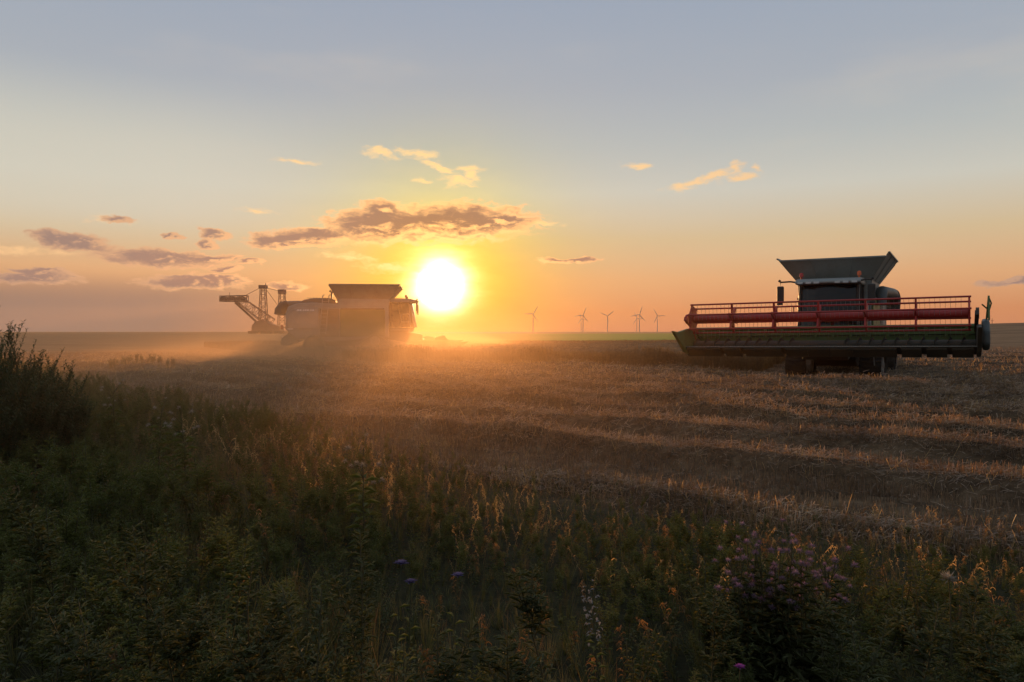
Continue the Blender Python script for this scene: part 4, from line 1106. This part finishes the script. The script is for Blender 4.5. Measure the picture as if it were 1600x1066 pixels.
# ------------------------------------------------------------------ bushes
def bush(loc, w_, h, n, label, shoots=1.0, leafL=.075, name='bush', mat='bush'):
    r_ = plant(name, loc, label, 'bush', rz=0)
    st = TB(); lv = TB(); st.stem([(-w_ * .02, 0, -.05), (0, 0, .02), (w_ * .02, 0, .06)], w_ * .05, w_ * .03)
    for i in range(n):
        a = ru(0, 6.28); rr_ = math.sqrt(ru(0, 1)); bx, by = math.cos(a) * rr_ * w_ * .45, math.sin(a) * rr_ * w_ * .45
        hh = h * (1 - .5 * rr_ ** 2) * (ru(.62, .86) if i % 4 else ru(.8, 1.0)); lean = ru(.05, .35) * (0.4 + rr_)
        pts = [np.array((bx + math.cos(a) * lean * hh * f ** 1.4, by + math.sin(a) * lean * hh * f ** 1.4, hh * f)) for f in (0, .25, .5, .75, 1)]
        st.stem([np.array((0, 0, 0.0))] + pts, .008, .002)
        m_ = int(hh * 60)
        for k in range(m_):
            f = .12 + .88 * k / m_; b_ = 2.4 * k; L = leafL * (1.1 - .5 * f) * ru(.7, 1.3)
            lv.leaf(along(pts, f), (math.cos(b_), math.sin(b_), ru(.5, 1.6)), L, L * .26, .05)
        for q in range(7):
            f = ru(.25, .9); p0 = along(pts, f); b_ = ru(0, 6.28); L = ru(.12, .28)
            q1 = p0 + np.array((math.cos(b_) * L * .4, math.sin(b_) * L * .4, L)); st.stem([p0, q1], .003, .0015)
            for k in range(14): lv.leaf(p0 + (q1 - p0) * k / 14, (math.cos(2.4 * k), math.sin(2.4 * k), ru(.3, 1.4)), leafL * .7, leafL * .24, .05)
    part_tb('stems', st, [M['stem']], r_); part_tb('foliage', lv, [M[mat]], r_)
    return r_
random.seed(77)
bush((-6.85, 9.0), 2.3, 2.15, 330, 'big dark bush with upright shoots at the left edge of the frame')
bush((-6.15, 9.4), 1.2, 1.62, 150, 'lower bush with thin feathery shoots sloping down towards the field')
bush((-16.6, 33.0), 3.0, .75, 36, 'faint leafy shrub in the dust beyond the verge, left of the combines', leafL=.12)

# ------------------------------------------------------------------ wind turbines on the horizon
def turbine_meshes(H, Rb):
    tw = MB().tube([(0, 0, -3), (0, 0, H * .5), (0, 0, H)], [H * .030, H * .024, H * .016], 14)
    na_ = MB().prism([(-2.4, -1.2), (-2.2, 1.2), (3.6, 1.0), (3.6, -.9)], -1.2, 1.2, 'y')
    hb = MB().tube([(0, -1.4, 0), (0, -.6, 0), (0, .2, 0)], [.35, 1.2, 1.35], 14)
    bl = MB()
    st = [(1.0, .8, 1.3), (Rb * .2, 1.2, 3.0), (Rb * .5, .7, 2.3), (Rb * .8, .4, 1.5), (Rb, .12, .5)]
    vs = []
    for z, th, ch in st: vs += [(-ch * .3, -th / 2, z), (ch * .2, -th / 2, z), (ch * .7, 0, z), (ch * .2, th / 2, z), (-ch * .3, th / 2, z)]
    fs = [(k * 5 + j, k * 5 + (j + 1) % 5, k * 5 + 5 + (j + 1) % 5, k * 5 + 5 + j) for k in range(4) for j in range(5)] + [(20, 21, 22, 23, 24)]
    bl.add(vs, fs, True)
    return tw, na_, hb, bl
turb = [(833, 490, 0.82, 8, 30, 'faint lone wind turbine nearest the sun'), (911, 492, 1.0, -8, 22, 'taller wind turbine of the left pair'), (908, 498, .82, 24, -20, 'shorter wind turbine of the left pair, partly behind the tall one'),
        (949, 493, .88, 0, 52, 'single wind turbine between the two pairs'), (999, 491, 1.0, -6, 18, 'taller wind turbine of the right pair'), (995, 497, .8, 15, -25, 'shorter wind turbine of the right pair'),
        (1027, 493, .92, 10, -32, 'wind turbine nearest the big combine, standing alone')]
HUBH, RBL = 62.0, 33.0
tpro = None
for px, hub_y, sc, yaw, ph, lab in turb:
    ang_px = 518 - hub_y
    dist_ = HUBH * F / (ang_px)
    X = (px - 800) / F * dist_
    r_ = empty('wind_turbine', (X, dist_, 0.0), R(yaw)); tag(r_, lab, 'wind turbine', 'wind turbines along the horizon')
    tw, na_, hb, bl = turbine_meshes(HUBH, RBL)
    if tpro is None:
        tpro = (tw.build('tower', M['turbine'], r_), na_.build('nacelle', M['turbine'], r_, loc=(0, 0, HUBH)), hb.build('hub', M['turbine'], r_, loc=(0, -2.6, HUBH)), bl.build('blade', M['turbine'], r_, loc=(0, -3.0, HUBH)))
        tpro[3].rotation_euler = (0, R(ph), 0); first = True
    else:
        for o in tpro[:3]:
            c = o.copy(); COL.objects.link(c); c.parent = r_
        first = False
    for k in range(3):
        if first and k == 0: continue
        c = tpro[3].copy(); COL.objects.link(c); c.parent = r_; c.rotation_euler = (0, R(ph + 120 * k), 0)

# ------------------------------------------------------------------ opencast spreader far behind the left combine
DX = 640.0
def ex(px, py): return ((px - 800) / F * DX, (518 - py) / F * DX + CAM_H)
x0, _ = ex(405, 518)
sp = empty('mining_spreader', (x0, DX, 0), 0); tag(sp, 'huge lattice mining machine with a raised boom far behind the dusty combine', 'mining machine')
def L_(px, py, y=0.0): a, b = ex(px, py); return Vector((a - x0, y, b))
MB().truss(L_(424, 505), L_(374, 468), 5, 8.5, 4.5, 5.5, 9, .5, .28).build('boom', M['lattice'], sp)
bh = MB().truss(L_(387, 467), L_(345, 467), 4.5, 5.5, 4.5, 4.5, 6, .7, .45)
bh.box(*(lambda a, b: (b.x, a.x, -2.0, 2.0, a.z - 1.6, a.z + 1.3))(L_(385, 467), L_(345, 467)))
bh.bar(L_(359, 463), L_(359, 457), .3)
bh.build('boom_head', M['lattice'], sp)
MB().bar(L_(368, 473), L_(403, 505), 2.0, 1.6).build('conveyor', M['lattice'], sp)
m1 = MB().truss(L_(411.5, 500), L_(411.5, 447), 6.2, 6.2, 3.8, 3.8, 8, .5, .28, up=(0, 1, 0)); m1.box(*(lambda a: (a.x - 3.0, a.x + 3.0, -3, 3, a.z - 1.6, a.z + 1.2))(L_(411.5, 448))); m1.bar(L_(415.5, 447), L_(415.5, 442.5), .5)
m1.build('mast', M['lattice'], sp)
m2 = MB().truss(L_(441, 508), L_(441, 457), 6, 6, 4.2, 4.2, 7, .5, .28, up=(0, 1, 0)); m2.box(*(lambda a: (a.x - 2.8, a.x + 2.8, -3, 3, a.z - 1.8, a.z + 1.8))(L_(441, 456)))
m2.build('mast', M['lattice'], sp)
hs = MB().prism([(L_(396, 0).x, -1), (L_(397, 0).x, L_(0, 509).z), (L_(402, 0).x, L_(0, 503).z), (L_(414, 0).x, L_(0, 499).z), (L_(424, 0).x, L_(0, 506).z), (L_(440, 0).x, L_(0, 510).z), (L_(442, 0).x, -1)], -6, 6)
hs.build('machine_house', M['lattice'], sp, .3)
cw = MB()
for a in (400, 420, 440): cw.box(L_(a, 0).x - 4, L_(a, 0).x + 5, -9, 9, -1, 2.2)
cw.build('crawler', M['black'], sp, .4)
for a, b in (((411.5, 447), (380, 463)), ((411.5, 447), (450, 500)), ((441, 456), (411.5, 449))):
    MB().tube([L_(*a, 1.5), L_(*b, 1.5)], .22, 6).build('stay_cable', M['lattice'], sp)

# a thin mast on the right-hand skyline
mx, my = (1550 - 800) / F * 420, 420
ms = empty('radio_mast', (mx, my, gz(mx, my)), 0); tag(ms, 'thin pole on the skyline at the right beyond the big combine', 'mast')
MB().tube([(0, 0, -.5), (0, 0, 5), (0, 0, 9.0)], [.22, .18, .1], 8).build('pole', M['black'], ms); MB().bar((-.9, 0, 7.6), (.9, 0, 7.6), .15).build('crossarm', M['black'], ms)

# ------------------------------------------------------------------ dust round the working combine with an added glare layer, and the evening haze
def box_obj(name, x0, x1, y0, y1, z0, z1, mat): return MB().box(x0, x1, y0, y1, z0, z1).build(name, mat)
def dust_mat():
    m_, k, out = new_mat('field_dust_and_glare')
    p = k.node('ShaderNodeVolumePrincipled'); k.l.new(p.outputs[0], out.inputs['Volume'])
    pos = k.node('ShaderNodeTexCoord').outputs['Object']
    x, y, z = k.sep(pos)
    n = k.noise(k.v('MULTIPLY', pos, (.16, .16, .4)), 1.0, 3.0, 0.55)
    # trailing plume behind the machine, thinning towards the camera and with height
    top = k.m('ADD', 0.75, k.m('MULTIPLY', 1.8, k.smooth(k.m('ABSOLUTE', k.m('ADD', x, 9.5)), 13.0, 2.0)))
    zf = k.smooth(z, top, 0.0)
    yf = k.m('MULTIPLY', k.smooth(y, 20.0, 47.0), k.smooth(y, 75.0, 58.0))
    xf = k.m('MULTIPLY', k.smooth(x, -37.0, -22.0), k.smooth(x, 14.0, -2.0))
    d = k.m('MULTIPLY', k.m('MULTIPLY', zf, k.m('MULTIPLY', yf, xf)), k.smooth(n, .32, .68))
    veil = k.m('MULTIPLY', k.smooth(z, 3.9, 0.5), k.m('MULTIPLY', k.m('MULTIPLY', k.smooth(y, 3.0, 12.0), k.smooth(y, 75.0, 60.0)), k.m('MULTIPLY', k.smooth(x, -23.0, -8.0), k.smooth(x, 5.0, -4.5))))  # thin dust added towards the camera, stands in for glare below the sun
    veil = k.m('MULTIPLY', veil, k.m('ADD', 0.4, n))
    k.put(p.inputs['Density'], k.m('ADD', k.m('MULTIPLY', k.m('MULTIPLY', d, k.m('ADD', 0.13, k.smooth(k.m('ABSOLUTE', k.m('ADD', x, 9.0)), 11.0, 5.0))), 0.17), k.m('MULTIPLY', veil, 0.0165)))
    p.inputs['Color'].default_value = (0.84, 0.56, 0.32, 1); p.inputs['Anisotropy'].default_value = 0.62
    return m_
dc = box_obj('dust', -37, 14, 3, 75, -0.4, 6.4, dust_mat()); tag(dc, 'orange sunlit dust hanging round the working combine, plus a thin layer added for the sun glare', kind='stuff')
hm, k, out = new_mat('evening_haze')
p = k.node('ShaderNodeVolumePrincipled'); k.l.new(p.outputs[0], out.inputs['Volume'])
p.inputs['Density'].default_value = 0.00003; p.inputs['Color'].default_value = (0.90, 0.72, 0.55, 1); p.inputs['Anisotropy'].default_value = 0.55
hz = box_obj('haze', -3650, 3650, -3650, 3650, -2.5, 112, hm); tag(hz, 'pale evening haze over the fields', kind='stuff')
